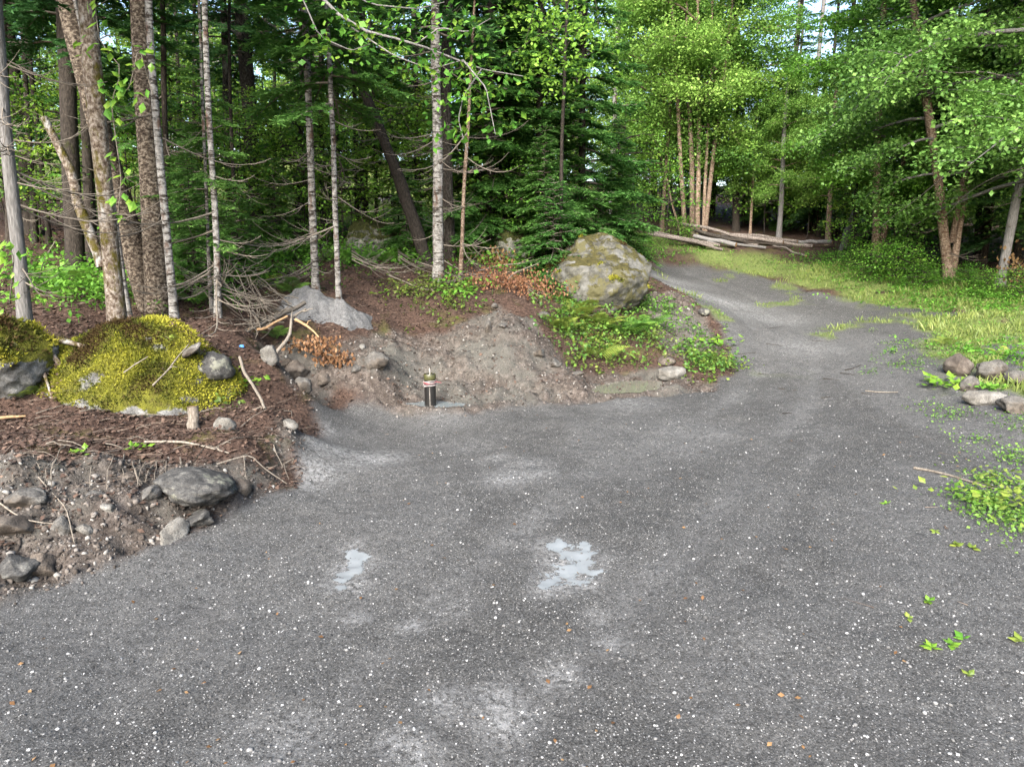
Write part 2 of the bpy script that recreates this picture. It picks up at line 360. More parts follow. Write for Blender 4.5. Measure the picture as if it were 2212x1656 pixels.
# ------------------------------------------------------------------ terrain
CP = [(0,990,5.9),(400,1010,6.3),(560,985,6.72),(575,950,7.15),(480,1040,6.2),(300,1060,5.75),(120,1080,5.3),(600,900,7.9),(300,900,7.5),(0,870,7.4),(500,880,8.1),(620,800,9.3),
 (100,720,8.6),(200,640,10.2),(340,662,10.2),(468,692,10),(550,740,9.8),(430,600,12.5),(600,625,12.5),(683,632,12.5),(732,652,12),
 (945,607,14),(850,640,13),(850,700,12.3),(960,712,12.3),(750,715,11.4),(680,800,10.25),(668,855,9.95),(1060,670,13),(1160,700,12.7),(1215,780,11.8),
 (848,868,10.15),(930,880,10),(1050,866,10.2),(825,785,10.42),(735,790,10.25),(740,854,10.0),(760,765,10.9),(850,755,11.3),(900,825,10.85),(960,795,11.25),(1000,835,10.7),(940,750,11.75),(1090,688,12.2),(1135,735,11.6),(1030,790,11.2),(1060,845,10.5),(1150,848,10.65),(1235,822,11.2),(1090,760,11.3),
 (1350,836,11.6),(1300,785,12.5),(1300,700,13.8),(1270,650,14.6),(1400,700,14.6),(1480,650,16),(1550,740,13.9),(1450,765,13),(1480,822,12),
 (1750,760,13.5),(1700,700,16.5),(1600,650,19.3),(1500,615,21.5),(1420,585,24),(1600,800,12.5),(1400,555,26.3),(1600,545,26.5),(1500,532,27.5),
 (1750,562,24.5),(1900,575,21.5),(2060,605,19.5),(2180,622,18),(2000,660,17),(2200,700,14),(1850,700,15.5),(2000,760,12.7),(2200,800,10.7),
 (2200,900,8.7),(2200,1050,6.6),(1900,900,9.4),(880,492,24),(850,440,30),(600,420,32),(400,380,36),(400,345,40),(1500,502,30.5),(1300,512,24.5),
 (810,545,17),(560,502,18),(160,585,12),(1000,543,18),(1150,532,17.6),(30,720,8.2),(-150,800,7.6),(-150,620,10.5),(2350,640,17),(2350,850,10),
 # bank foot
 (0,1275,4.47),(170,1212,4.9),(330,1170,5.25),(500,1092,6.05),(622,1035,6.75),(648,930,8.4),(655,862,10.0),(-200,1330,4.1),(-200,1010,5.8)]
pts = [P(*c) for c in CP]
for x in (-6, -3, 0, 3, 6):
    for y in (-6, 0.5, 2.6):
        pts.append(np.array([x, y, 0.0]))
for x, y in ((0, 4.5), (2, 4.5), (4, 4.5), (0, 7), (2, 7), (4, 7), (-1.2, 5.8), (1, 9.2), (3.2, 10), (2, 11)):
    pts.append(np.array([x, y, 0.0]))
for p in ((-60, 90, 13), (0, 100, 11), (60, 90, 9), (60, 30, 3.4), (-60, 25, 5), (-60, -30, 1), (60, -30, 0), (0, -40, 0), (30, 45, 4.0), (12, 45, 5.0),
          (-20, 50, 9.0), (-12, 55, 9.0), (-20, 20, 4.0), (20, 18, 1.7), (18, 8, .5), (-14, 4, .6), (-14, 10, 2.2), (200, 200, 14), (-200, 200, 20), (200, -200, 0), (-200, -200, 0)):
    pts.append(np.array(p, float))
pts = np.array(pts)
def kern(d2): return np.sqrt(d2 + 0.16)
_A = kern(((pts[:, None, :2] - pts[None, :, :2]) ** 2).sum(-1)); _n = len(pts)
_S = np.zeros((_n + 3, _n + 3)); _S[:_n, :_n] = -_A + np.eye(_n) * 0.02
_S[:_n, _n] = 1; _S[:_n, _n + 1:] = pts[:, :2]; _S[_n:, :_n] = _S[:_n, _n:].T
_w = np.linalg.solve(_S, np.concatenate([pts[:, 2], [0, 0, 0]]))
def base_h(x, y):
    x = np.asarray(x, float); y = np.asarray(y, float); sh = x.shape; x = x.ravel(); y = y.ravel()
    out = np.empty(len(x))
    for s in range(0, len(x), 40000):
        a, b = x[s:s + 40000], y[s:s + 40000]
        d2 = (a[:, None] - pts[None, :, 0]) ** 2 + (b[:, None] - pts[None, :, 1]) ** 2
        out[s:s + 40000] = -kern(d2) @ _w[:_n] + _w[_n] + a * _w[_n + 1] + b * _w[_n + 2]
    return out.reshape(sh)

_Ys = np.concatenate([np.arange(2.0, 16, .03), np.arange(16, 70, .12)])
def G(u, v):
    """where the sight line through a picture place meets the bare terrain"""
    q = np.array([P(u, v, 1.0)])[0] - np.array([0, 0, CAMZ])
    X = q[0] * _Ys; Z = CAMZ + q[2] * _Ys
    below = Z - base_h(X, _Ys) < 0
    i = int(np.argmax(below)) if below.any() else len(_Ys) - 1
    return np.array([X[i], _Ys[i], base_h(X[i:i + 1], _Ys[i:i + 1])[0]])

def poly_world(uvs, extra=()):
    return np.array([G(u, v)[:2] for u, v in uvs] + [np.array(e, float) for e in extra])
def sdist(poly, x, y):
    """signed distance, positive inside"""
    d = np.full(x.shape, 1e9); ins = np.zeros(x.shape, bool); n = len(poly)
    for i in range(n):
        a = poly[i]; b = poly[(i + 1) % n]; e = b - a; L = (e * e).sum() + 1e-12
        t = np.clip(((x - a[0]) * e[0] + (y - a[1]) * e[1]) / L, 0, 1)
        d = np.minimum(d, np.hypot(x - a[0] - t * e[0], y - a[1] - t * e[1]))
        c = (a[1] > y) != (b[1] > y)
        xi = a[0] + (y - a[1]) / (b[1] - a[1] + 1e-12) * e[0]
        ins ^= c & (x < xi)
    return np.where(ins, d, -d)

GRAVEL = poly_world([(2330,800),(2212,720),(2100,680),(1950,660),(1800,640),(1680,610),(1580,585),(1430,566),(1395,575),(1405,600),(1490,640),(1545,690),(1575,750),
    (1590,800),(1540,845),(1290,856),(1100,868),(1000,886),(900,888),(840,872),(740,852),(655,856),(640,925),(618,1040),(500,1094),(330,1172),(170,1214),(0,1278)],
    [(-7, 2.5), (-12, -30), (14, -30), (11, 3), (10.5, 9)])
PIT = poly_world([(640,870),(590,810),(540,750),(600,715),(700,750),(800,712),(850,706),(960,716),(1020,682),(1080,662),(1150,690),(1215,775),(1290,805),(1440,790),(1540,835),(1280,862),(1000,892),(900,892),(740,860)])
BANK = poly_world([(0,1010),(150,1020),(300,1000),(450,1010),(560,1000),(600,930),(632,905),(645,940),(622,1045),(500,1096),(330,1176),(170,1216),(0,1280)], [(-6.5, 3.2), (-6.5, 5.2)])
RSLOPE = poly_world([(1400,640),(1470,640),(1530,690),(1560,745),(1540,790),(1440,770),(1400,700)])
TURF_R = poly_world([(1350,528),(1400,536),(1480,552),(1600,586),(1790,630),(1960,690),(2030,790),(2060,870),(2100,960),(2240,1080)], [(9, 6), (9, 9), (12.5, 14), (13, 20), (11, 23), (9, 26), (6, 29), (3, 27.5)])
TURF_L = np.array([(-40, 26), (-9, 22.5), (-6, 22), (-3, 22), (-1, 24), (0, 28), (-1, 44), (-40, 60)], float)
DUST = [(805,990,.3,1.),(743,972,.28,.9),(681,1016,.3,1.),(628,990,.22,1.),(654,1043,.22,1.),(1097,1034,.28,.9),(1158,1025,.25,.8),(1061,990,.25,.7),(699,928,.25,.6),(955,1512,.12,.9),(1079,1512,.16,.9),(1097,1556,.16,1.),(1212,1459,.14,.9),(645,1565,.14,.8),(628,1600,.14,.8),(875,1610,.14,.9),(1318,1388,.12,.8),(770,1335,.10,.9),(890,1345,.10,.9),(1090,1545,.2,.8),(960,1530,.13,.7),(1210,1450,.14,.6),(620,1000,.35,.75),(700,960,.4,.75),(830,985,.35,.8),(650,1040,.25,.85),(760,1000,.3,.6),(1120,1025,.4,.7),(1140,1000,.3,.6),
        (1180,1275,.12,.95),(1235,1215,.26,1.0),(1225,1250,.2,1.0),(760,1225,.22,.9),(790,1230,.14,.6),(735,1268,.14,.9),(1195,1265,.16,1.0),(1265,1258,.12,.9),(1240,1250,.2,.7),(1180,1180,.2,.6),(760,1180,.15,.6),(760,1265,.16,.8),(700,1270,.12,.6),(980,1310,.16,.5),(1300,1330,.12,.6),(900,1640,.14,.8),(600,1600,.4,.45),(1500,930,.7,.4),(1450,960,.6,.35),(1000,960,.5,.3),(950,905,.6,.35),(1480,628,1.3,.95),(1560,652,1.3,.9),(1430,600,1.4,.85),(1650,690,1.3,.7),(1740,750,1.0,.5),(1350,870,.6,.5)]
DUSTW = [(G(u, v), r, a) for u, v, r, a in DUST]
TRACKS = [[(560,1700),(760,1480),(1000,1250),(1290,1020),(1540,890),(1650,800),(1640,720),(1560,655),(1440,605)],[(1000,1700),(1180,1500),(1400,1260),(1600,1050),(1740,880),(1770,780),(1720,700),(1620,640),(1480,590)],[(1320,1700),(1480,1400),(1640,1150),(1800,930)],[(200,1560),(420,1330),(640,1160),(900,1020),(1180,920)]]
TRW = [np.array([G(u, v)[:2] for u, v in q]) for q in TRACKS]
def linedist(pl, x, y):
    d = np.full(x.shape, 1e9)
    for a, b in zip(pl[:-1], pl[1:]):
        e = b - a; t = np.clip(((x - a[0]) * e[0] + (y - a[1]) * e[1]) / (e @ e), 0, 1); d = np.minimum(d, np.hypot(x - a[0] - t * e[0], y - a[1] - t * e[1]))
    return d
def ss(a, b, x):
    t = np.clip((x - a) / (b - a), 0, 1); return t * t * (3 - 2 * t)
def zones(x, y):
    w = fbm(xy3(x, y, 1.6), 4, 3) * .16 + fbm(xy3(x, y, .5), 2, 5) * .12
    gd = sdist(GRAVEL, x, y); td = np.maximum(sdist(TURF_R, x, y), sdist(TURF_L, x, y))
    g = ss(-.12, .12, gd + w)
    pd = np.maximum(np.maximum(sdist(PIT, x, y), sdist(BANK, x, y)), sdist(RSLOPE, x, y) - .05)
    d = ss(-.12, .1, pd + w * .8) * (1 - .85 * ss(.0, .3, gd))
    patch = fbm(xy3(x, y, .9), 4, 11) + .25 * fbm(xy3(x, y, 3.2), 3, 12)
    depth = np.clip(td / 3.0, -1, 1)
    far = ss(10, 20, y)
    t = ss(-.15, .35, patch * 1.05 + depth * 1.0 + far * .95 - .2) * ss(-.3, .45, td + w * 2.2)
    # weeds creeping onto the upper track
    tr = ss(.42, .8, patch - .1) * ss(11.5, 14, y) * g * .7
    t = np.clip(np.maximum(t, tr), 0, 1)
    du = np.zeros_like(x)
    for c, r, a in DUSTW:
        q = ((x - c[0]) ** 2 + (y - c[1]) ** 2) / (r * r); du = np.maximum(du, a * np.exp(-q))
    wear = np.clip(.5 * fbm(xy3(x, y * .45, .8), 4, 21) + .02, 0, .2)
    wob = .05 * fbm(xy3(x, y, 1.3), 2, 25)
    for k, q in enumerate(TRW):
        d_ = linedist(q, x, y) + wob
        du = np.maximum(du, (.34, .3, .2, .2)[k] * np.exp(-(d_ / .2) ** 2) * (.65 + .6 * fbm(xy3(x, y, 1.7), 3, 27)))
    du = np.clip(np.maximum(du, wear), 0, 1)
    return g, d, t, du
def axis(lo, hi, fine, outer):
    a = list(np.arange(lo, hi, fine)); s = fine; x = hi
    while x < outer: a.append(x); s *= 1.22; x += s
    s = fine * 1.22; x = lo - s; b = []
    while x > -outer: b.append(x); s *= 1.22; x -= s
    return np.array(b[::-1] + a)
GX = axis(-8.5, 9.5, .05, 420); GY = axis(2.2, 20.5, .05, 420)
XX, YY = np.meshgrid(GX, GY)
ZB = base_h(XX, YY)
zg, zd, zt, zu = zones(XX, YY)
near = np.exp(-np.maximum(YY - 20, 0) / 20)
rough = zg * .012 + zd * .10 + (1 - zg) * (1 - zd) * .07
ZZ = ZB + rough * fbm(xy3(XX, YY, 2.2), 5, 31) + zd * (.085 * np.abs(fbm(xy3(XX, YY, 3.6), 4, 37, .62)) - .04 + .035 * fbm(xy3(XX, YY, 8), 3, 39)) + zg * .006 * fbm(xy3(XX, YY, 12), 3, 41)
POOLS = [([(1285,828),(1330,822),(1390,824),(1432,830),(1425,846),(1380,852),(1310,850),(1270,840)], .012), ([(890,868),(940,862),(1000,866),(1015,876),(960,886),(915,886),(880,878)], .0)]
POOLZ = []
for uvs, dz in POOLS:
    q = np.array([G(u, v) for u, v in uvs]); sdp = sdist(q[:, :2], XX, YY); lv = float(np.median(q[:, 2])) + dz; POOLZ.append(lv)
    k_ = ss(-.22, .02, sdp); ZZ = ZZ * (1 - k_) + (lv - .025 * ss(-.02, .12, sdp) + .012 * (1 - ss(-.1, .05, sdp))) * k_
# wheel ruts along the track and broad shallow swales in the parking area
ZZ += zg * .02 * fbm(xy3(XX, YY * .4, .9), 2, 43)
for q in TRW: ZZ -= zg * .022 * np.exp(-(linedist(q, XX, YY) / .16) ** 2) - zg * .012 * np.exp(-((linedist(q, XX, YY) - .32) / .1) ** 2)
def height(x, y):
    x = np.asarray(x, float); y = np.asarray(y, float)
    i = np.clip(np.searchsorted(GX, x) - 1, 0, len(GX) - 2); j = np.clip(np.searchsorted(GY, y) - 1, 0, len(GY) - 2)
    fx = np.clip((x - GX[i]) / (GX[i + 1] - GX[i]), 0, 1); fy = np.clip((y - GY[j]) / (GY[j + 1] - GY[j]), 0, 1)
    return (ZZ[j, i] * (1 - fx) * (1 - fy) + ZZ[j, i + 1] * fx * (1 - fy) + ZZ[j + 1, i] * (1 - fx) * fy + ZZ[j + 1, i + 1] * fx * fy)
def GZ(u, v):
    p = G(u, v); p[2] = height(p[0], p[1]); return p
def on(x, y, dz=0.0): return np.array([x, y, float(height(x, y)) + dz])

nx, ny = len(GX), len(GY)
a = (np.arange(ny - 1)[:, None] * nx + np.arange(nx - 1)[None]).ravel()
mb = MB(); mb.add(np.stack([XX, YY, ZZ], -1).reshape(-1, 3), np.stack([a, a + 1, a + 1 + nx, a + nx], -1))
ground = mb.build('ground', M['ground']); tag(ground, kind='structure')
ca = ground.data.attributes.new('zone', 'FLOAT_COLOR', 'POINT')
ca.data.foreach_set('color', np.stack([zg, zd, zt, np.ones_like(zg)], -1).astype(np.float32).ravel())
da = ground.data.attributes.new('dust', 'FLOAT', 'POINT'); da.data.foreach_set('value', zu.astype(np.float32).ravel())
print('ground', nx * ny)

# water lying in the hollows
def puddle(name, uvs, label_depth, mat, lift=.006, noise_amp=.05, seed=0):
    ring = np.array([G(u, v)[:2] for u, v in uvs])
    n = len(ring) * 6; out = []
    for i in range(len(ring)):
        p0, p1, p2, p3 = ring[i - 1], ring[i], ring[(i + 1) % len(ring)], ring[(i + 2) % len(ring)]
        for k in range(6):
            t = k / 6; out.append(.5 * ((2 * p1) + (-p0 + p2) * t + (2 * p0 - 5 * p1 + 4 * p2 - p3) * t * t + (-p0 + 3 * p1 - 3 * p2 + p3) * t ** 3))
    out = np.array(out); c = out.mean(0)
    out = c + (out - c) * (1 + noise_amp * fbm(xy3(out[:, 0], out[:, 1], 9), 3, seed)[:, None])
    rings = [c + (out - c) * s for s in (1, .75, .45)]
    V = np.concatenate([np.c_[r, height(r[:, 0], r[:, 1]) + lift] for r in rings] + [np.array([[c[0], c[1], height(c[0], c[1]) + lift]])])
    lvl = label_depth
    if lvl is not None: V[:, 2] = lvl
    m = len(out); k = np.arange(m); mb = MB(); F = []
    for r in (0, 1): F.append(np.stack([r * m + k, r * m + (k + 1) % m, (r + 1) * m + (k + 1) % m, (r + 1) * m + k], -1))
    mb.add(V, np.concatenate(F)); mb.f[3].append(np.stack([2 * m + k, 2 * m + (k + 1) % m, np.full(m, 3 * m)], -1)); mb.mi[3].append(np.zeros(m))
    return tag(mb.build(name, mat), kind='structure')
def watermat(name, col, rough):
    m, nt = newmat(name); v = coords(nt); n = noise(nt, v, 6, 4)
    c = ramp(nt, n, [(.3, tuple(x * .8 for x in col)), (.7, col)])
    return finish(m, nt, c, rough, noise(nt, v, 25, 3), .04, .01, spec=.6)
M['murky'] = watermat('murky_water', (.135, .13, .105), .12)
M['pit_water'] = watermat('pit_water', (.12, .14, .145), .15)
M['milky'] = watermat('milky_water', (.16, .172, .177), .5)
puddle('puddle', [(1285,828),(1330,822),(1390,824),(1432,830),(1425,846),(1380,852),(1310,850),(1270,840)], POOLZ[0], M['murky'], noise_amp=.12)
puddle('puddle', [(890,868),(940,862),(1000,866),(1015,876),(960,886),(915,886),(880,878)], POOLZ[1], M['pit_water'], seed=3, noise_amp=.15)
def smear(blobs, seed, name='milky_puddle'):
    """pale water-logged fines: a ragged thin sheet lying on the gravel"""
    c = np.array([G(u, v)[:2] for u, v, _ in blobs]); lo = c.min(0) - .3; hi = c.max(0) + .3; st = .008
    gx, gy = np.meshgrid(np.arange(lo[0], hi[0], st), np.arange(lo[1], hi[1], st)); f = np.full(gx.shape, -9.)
    for (u, v, rad), q in zip(blobs, c): f = np.maximum(f, 1 - np.hypot(gx - q[0], (gy - q[1]) * .72) / rad)
    f += .6 * fbm(xy3(gx * .8, gy, 13), 5, seed, .72)
    z = height(gx, gy) + .002 + .005 * np.clip(f, -.3, .5); w = gx.shape[1]
    a = (np.arange(gx.shape[0] - 1)[:, None] * w + np.arange(w - 1)[None]); keep = (f[:-1, :-1] > .3); a = a[keep]
    used, inv = np.unique(np.stack([a, a + 1, a + 1 + w, a + w], -1), return_inverse=True)
    return tag(MB().add(np.stack([gx, gy, z], -1).reshape(-1, 3)[used], inv.reshape(-1, 4)).build(name, M['milky']), kind='structure')
smear([(762, 1205, .10), (762, 1228, .11), (752, 1250, .08), (738, 1272, .05)], 3)
smear([(1205, 1183, .09), (1240, 1200, .12), (1245, 1230, .15), (1262, 1185, .09), (1230, 1245, .1)], 7)
smear([(1190, 1262, .09), (1262, 1262, .05)], 9)


# ------------------------------------------------------------------ rocks
_ico = {}
def ico(sub):
    if sub not in _ico:
        bm = bmesh.new(); bmesh.ops.create_icosphere(bm, subdivisions=sub, radius=1.0)
        V = np.array([v.co[:] for v in bm.verts]); bm.verts.index_update()
        F = np.array([[v.index for v in f.verts] for f in bm.faces]); bm.free(); _ico[sub] = (V, F)
    return _ico[sub]
def rock_shape(size, seed, sub=4, cuts=9, cut=.72, amp=.16, fine=.05, peak=0., shift=0.):
    V, F = ico(sub); r = np.random.default_rng(seed); V = V.copy()
    for k in range(cuts):
        n = r.normal(size=3); n /= np.linalg.norm(n); c = cut + r.random() * .25
        d = V @ n; over = np.maximum(d - c, 0); V -= n[None] * over[:, None] * .92
    V *= (1 + amp * fbm(V * 1.3 + seed * 3.1, 3, seed))[:, None]
    V *= (1 + fine * fbm(V * 6 + seed, 3, seed + 5))[:, None]
    if peak:
        h = np.clip((V[:, 2] + .6) / 1.6, 0, 1)[:, None]; V[:, :2] *= (1 + peak * .35) - peak * h ** 1.3; V[:, :1] += shift * h
    return V * np.array(size)[None], F
def rock(name, label, cat, loc, size, mat, seed, rot=(0, 0, 0), sub=4, group=None, **kw):
    V, F = rock_shape(size, seed, sub, **kw)
    o = MB().add(V, F).build(name, mat, loc=loc); o.rotation_euler = rot
    return tag(o, label, cat, group)

def moss_coat(boulder, n, thr, seed, size=.035, mat='moss', pat=2.2, bare=None):
    """short tufts of moss standing on the upward faces of a boulder, as its part"""
    me = boulder.data; nv = len(me.vertices); co = np.empty(nv * 3); me.vertices.foreach_get('co', co); co = co.reshape(-1, 3)
    no = np.empty(nv * 3); me.vertex_normals.foreach_get('vector', no); no = no.reshape(-1, 3)
    R = np.array(boulder.rotation_euler.to_matrix()); wn = no @ R.T
    r = np.random.default_rng(seed)
    key = wn[:, 2] + .75 * fbm(co * pat + seed, 4, seed)
    if bare is not None: key = key - 2.0 * bare(co)
    idx = np.where(key > thr)[0]
    pk = r.choice(idx, n); pos = co[pk] + r.normal(size=(n, 3)) * .018
    nn = no[pk] + r.normal(size=(n, 3)) * .45; nn /= np.linalg.norm(nn, axis=1)[:, None]
    t = np.cross(nn, r.normal(size=(n, 3))); t /= np.linalg.norm(t, axis=1)[:, None]
    s = size * (.5 + r.random(n)); w = s * .3
    V = np.stack([pos - t * w[:, None] - nn * .008, pos + t * w[:, None] - nn * .008, pos + nn * s[:, None] * .75], 1).reshape(-1, 3)
    tint = np.clip(.5 + 1.15 * fbm(co[pk] * 2.6, 4, seed + 2) + r.normal(size=n) * .14, 0, 1)
    o = MB().add(V, np.arange(3 * n).reshape(-1, 3), rep(tint, 3)).build('moss', M[mat], boulder, smooth=False)
    return tag(o, kind='stuff')

big = rock('boulder', 'large moss-covered boulder on the left bank below the birch trunks', 'boulder', P(288, 830, 8.35), (1.16, .78, .86), M['moss_rock'], 21, (0.05, .1, .12), sub=6, cuts=6, cut=.8, amp=.12, fine=.02, peak=.6, shift=.12)
moss_coat(big, 75000, .02, 3, .026, pat=1.7, bare=lambda c: (c[:, 0] > -.12) & (c[:, 0] < .62) & (c[:, 2] < -.22) & (c[:, 1] < -.1))
lb = rock('boulder', 'grey boulder at the left edge with moss and roots over its top', 'boulder', P(-10, 775, 7.7), (.6, .55, .45), M['moss_rock'], 33, (0, .25, .5), sub=5, cuts=7, cut=.75)
moss_coat(lb, 9000, .35, 5)
lich = rock('boulder', 'big lichen-stained boulder beside the bend of the track', 'boulder', P(1288, 604, 15.3), (1.26, 1.05, .97), M['lichen_rock'], 11, (0, .05, .3), sub=6, cuts=8, cut=.68, amp=.1, fine=.04)
moss_coat(lich, 5000, 1.02, 9, .04)
db = rock('boulder', 'dark moss-draped boulder among the trunks behind the pit', 'boulder', P(808, 528, 16.8), (.72, .6, .66), M['dark_moss_rock'], 14, (0, 0, .4), sub=5)
rb = rock('boulder', 'shaded pale-faced boulder under the fir, left of the lichen boulder', 'boulder', P(1112, 535, 16.6), (.55, .5, .5), M['dark_moss_rock'], 17, (.1, 0, 1.1), sub=5)
rock('boulder', 'pale broad rock in the grass clearing beyond the woods', 'boulder', P(862, 441, 29.7), (.62, .4, .36), M['grey_rock'], 18, (0, 0, .2), sub=4)
rock('boulder', 'pale upright rock at the left of the clearing rocks', 'boulder', P(826, 440, 30), (.27, .3, .36), M['grey_rock'], 19, (0, 0, .9), sub=4)
slab = rock('rock_slab', 'dust-covered dark slab sticking out of the left bank', 'rock', G(430, 1075) + np.array([0, 0, .10]), (.36, .42, .16), M['dusty_rock'], 25, (-.12, .22, .5), sub=5, cuts=8, cut=.7)
rock('stone', 'rounded brown stone beside the dusty slab at the foot of the bank', 'stone', GZ(525, 1066) + np.array([0, 0, .05]), (.095, .09, .09), M['brown_rock'], 26, sub=3)
rock('stone', 'pale flat stone lying in the litter below the moss boulder', 'stone', GZ(486, 930) + np.array([0, .0, .05]), (.125, .09, .12), M['pale_rock'], 27, (.9, .2, .5), sub=3)
rock('stone', 'small pale wedge stone at the corner of the bank', 'stone', GZ(628, 926) + np.array([0, 0, .03]), (.10, .07, .05), M['pale_rock'], 28, (.2, .35, -.3), sub=3)
rock('stone', 'light grey round stone at the left corner of the pit', 'stone', GZ(656, 842) + np.array([0, 0, .05]), (.12, .12, .12), M['grey_rock'], 29, sub=3)
rock('stone', 'pale triangular stone in the dirt above the pit corner', 'stone', GZ(582, 797) + np.array([0, 0, .06]), (.13, .09, .19), M['pale_rock'], 30, (.3, .5, .2), sub=3, cut=.5)
rock('stone', 'brown block of rock behind the light grey round stone', 'stone', GZ(638, 815) + np.array([0, 0, .1]), (.2, .16, .17), M['brown_rock'], 31, (0, .2, .6), sub=4, cut=.6)
rock('stone', 'grey slab leaning on the right end of the moss boulder', 'stone', P(413, 757, 8.1), (.15, .1, .05), M['grey_rock'], 34, (.3, -.5, -.2), sub=3)
rock('stone', 'dark grey rock under the right end of the moss boulder', 'stone', P(455, 790, 8.3), (.26, .2, .17), M['dusty_rock'], 35, (0, .2, .3), sub=4)
rock('stone', 'pebbly grey block on the left wall of the pit', 'stone', GZ(812, 788) + np.array([0, 0, .05]), (.2, .15, .15), M['grey_rock'], 36, (.2, .1, .3), sub=4)
rock('stone', 'small white stone above the left wall of the pit', 'stone', GZ(783, 756) + np.array([0, 0, .03]), (.055, .05, .055), M['pale_rock'], 37, sub=3)
rock('stone', 'blunt grey stone set upright in the top of the brown mound', 'stone', GZ(1054, 712) + np.array([0, -.02, .06]), (.06, .06, .13), M['grey_rock'], 38, sub=3)
rock('stone', 'blue-grey angular stone on the slope left of the ferns', 'stone', GZ(1176, 690) + np.array([0, 0, .06]), (.13, .1, .09), M['grey_rock'], 39, (0, .4, .2), sub=3)
rock('stone', 'small grey stone on the rim above the brown mound', 'stone', GZ(1068, 662) + np.array([0, 0, .04]), (.06, .06, .06), M['grey_rock'], 40, sub=3)
rock('stone', 'pale greenish rock at the right end of the murky puddle', 'stone', GZ(1452, 812) + np.array([0, 0, .08]), (.3, .16, .14), M['pale_rock'], 41, (0, .05, .2), sub=4)
rock('stone', 'brown rounded rock above the greenish rock by the puddle', 'stone', GZ(1440, 783) + np.array([0, 0, .06]), (.17, .14, .1), M['brown_rock'], 42, sub=3)
rock('stone', 'dark stone pressed in the slope beside the track', 'stone', GZ(1520, 682) + np.array([0, 0, .06]), (.14, .12, .1), M['dusty_rock'], 43, sub=3)
rock('stone', 'dark broken block at the back of the stone group by the right edge', 'stone', GZ(2070, 806) + np.array([0, 0, .12]), (.27, .22, .2), M['brown_rock'], 44, (0, .1, .5), sub=4, cut=.6)
rock('stone', 'light grey block behind the leafy plants by the right edge', 'stone', GZ(2140, 815) + np.array([0, 0, .1]), (.27, .2, .2), M['grey_rock'], 45, (0, .15, .2), sub=4, cut=.6)
rock('stone', 'small upright grey stone in the middle of the right stone group', 'stone', GZ(2092, 842) + np.array([0, 0, .06]), (.13, .1, .16), M['grey_rock'], 46, (0, .3, 0), sub=3)
rock('stone', 'long rounded tan stone in front of the right stone group', 'stone', GZ(2128, 872) + np.array([0, 0, .07]), (.3, .14, .13), M['pale_rock'], 47, (0, .05, -.15), sub=4, cut=.75)
rock('stone', 'grey angular stone cut by the right edge of the view', 'stone', GZ(2195, 890) + np.array([0, 0, .06]), (.26, .2, .14), M['grey_rock'], 48, (0, .1, -.4), sub=4, cut=.6)
rock('stone', 'flat dark rock on the slope at the right edge', 'stone', GZ(2200, 828) + np.array([0, 0, .05]), (.22, .2, .13), M['grey_rock'], 49, (0, .2, -.3), sub=3)

for i, (u, v, sz, m, lab) in enumerate([(60,1090,.13,'grey_rock','angular grey rock half buried at the left of the bank face'),(210,1080,.09,'grey_rock','blue-grey stone with a pale top in the middle of the bank face'),(140,1150,.10,'grey_rock','flat grey stone low on the left bank face'),(185,1160,.07,'pale_rock','pale small stone right of the flat grey one on the bank'),(50,1230,.16,'dusty_rock','dark rock at the left edge where the bank meets the gravel'),(90,1215,.13,'brown_rock','brown rock beside the dark one at the left foot of the bank'),(270,1040,.10,'brown_rock','brown stone embedded under the litter edge of the bank'),
    (370,1150,.17,'pale_rock','tan wedge of rock under the dusty slab'),(420,1130,.15,'dusty_rock','pale-crusted rock below the dusty slab'),(20,1150,.14,'brown_rock','brown rock at the far left of the bank face'),(330,1100,.11,'grey_rock','grey rock left of the dusty slab'),(240,1130,.06,'pale_rock','small pale stone below the middle of the bank face'),
    (700,830,.14,'brown_rock','brown rock set in the dark left wall of the pit'),(770,800,.12,'grey_rock','grey rock low in the left wall of the pit'),(620,790,.13,'brown_rock','brown rock above the left corner of the pit'),(1010,770,.10,'grey_rock','grey rock where the channel meets the brown mound'),(1200,790,.14,'grey_rock','grey ledge stone on the right flank of the brown mound'),(1160,760,.12,'grey_rock','grey stone high on the right flank of the brown mound'),(1245,815,.12,'grey_rock','grey stone at the right foot of the brown mound'),(1085,715,.11,'grey_rock','grey stone on the crown of the brown mound')]):
    rock('stone', lab, 'stone', GZ(u, v) + np.array([0, 0, sz * .02]), (sz * 1.25, sz, sz * .8), M[m], 120 + i, (.3 * math.sin(i * 2.1), .3 * math.cos(i * 1.7), i * 1.1), sub=4, cuts=12, cut=.42, amp=.22)

# grey spoil heap of drill cuttings beside the pit
r = np.random.default_rng(5)
ring = np.array([G(u, v)[:2] for u, v in [(585,668),(620,640),(665,634),(720,648),(770,672),(812,688),(806,706),(780,714),(760,726),(735,712),(700,712),(665,694),(630,690)]])
gx, gy = np.meshgrid(np.arange(ring[:, 0].min() - .1, ring[:, 0].max() + .1, .035), np.arange(ring[:, 1].min() - .1, ring[:, 1].max() + .1, .035))
sdv = sdist(ring, gx, gy) + fbm(xy3(gx, gy, 4), 3, 51) * .06
hz = height(gx, gy) - .03 + np.clip(sdv, -.08, .32) * .62 + ss(-.02, .2, sdv) * .05 * fbm(xy3(gx, gy, 9), 4, 53)
h_, w_ = gx.shape; aa = (np.arange(h_ - 1)[:, None] * w_ + np.arange(w_ - 1)[None])
keep = (sdv[:-1, :-1] > -.05); aa = aa[keep]
heap = MB().add(np.stack([gx, gy, hz], -1).reshape(-1, 3), np.stack([aa, aa + 1, aa + 1 + w_, aa + w_], -1)).build('spoil_heap', M['grey_mud'])
tag(heap, 'pale grey heap of fine spoil behind the pit', 'heap')

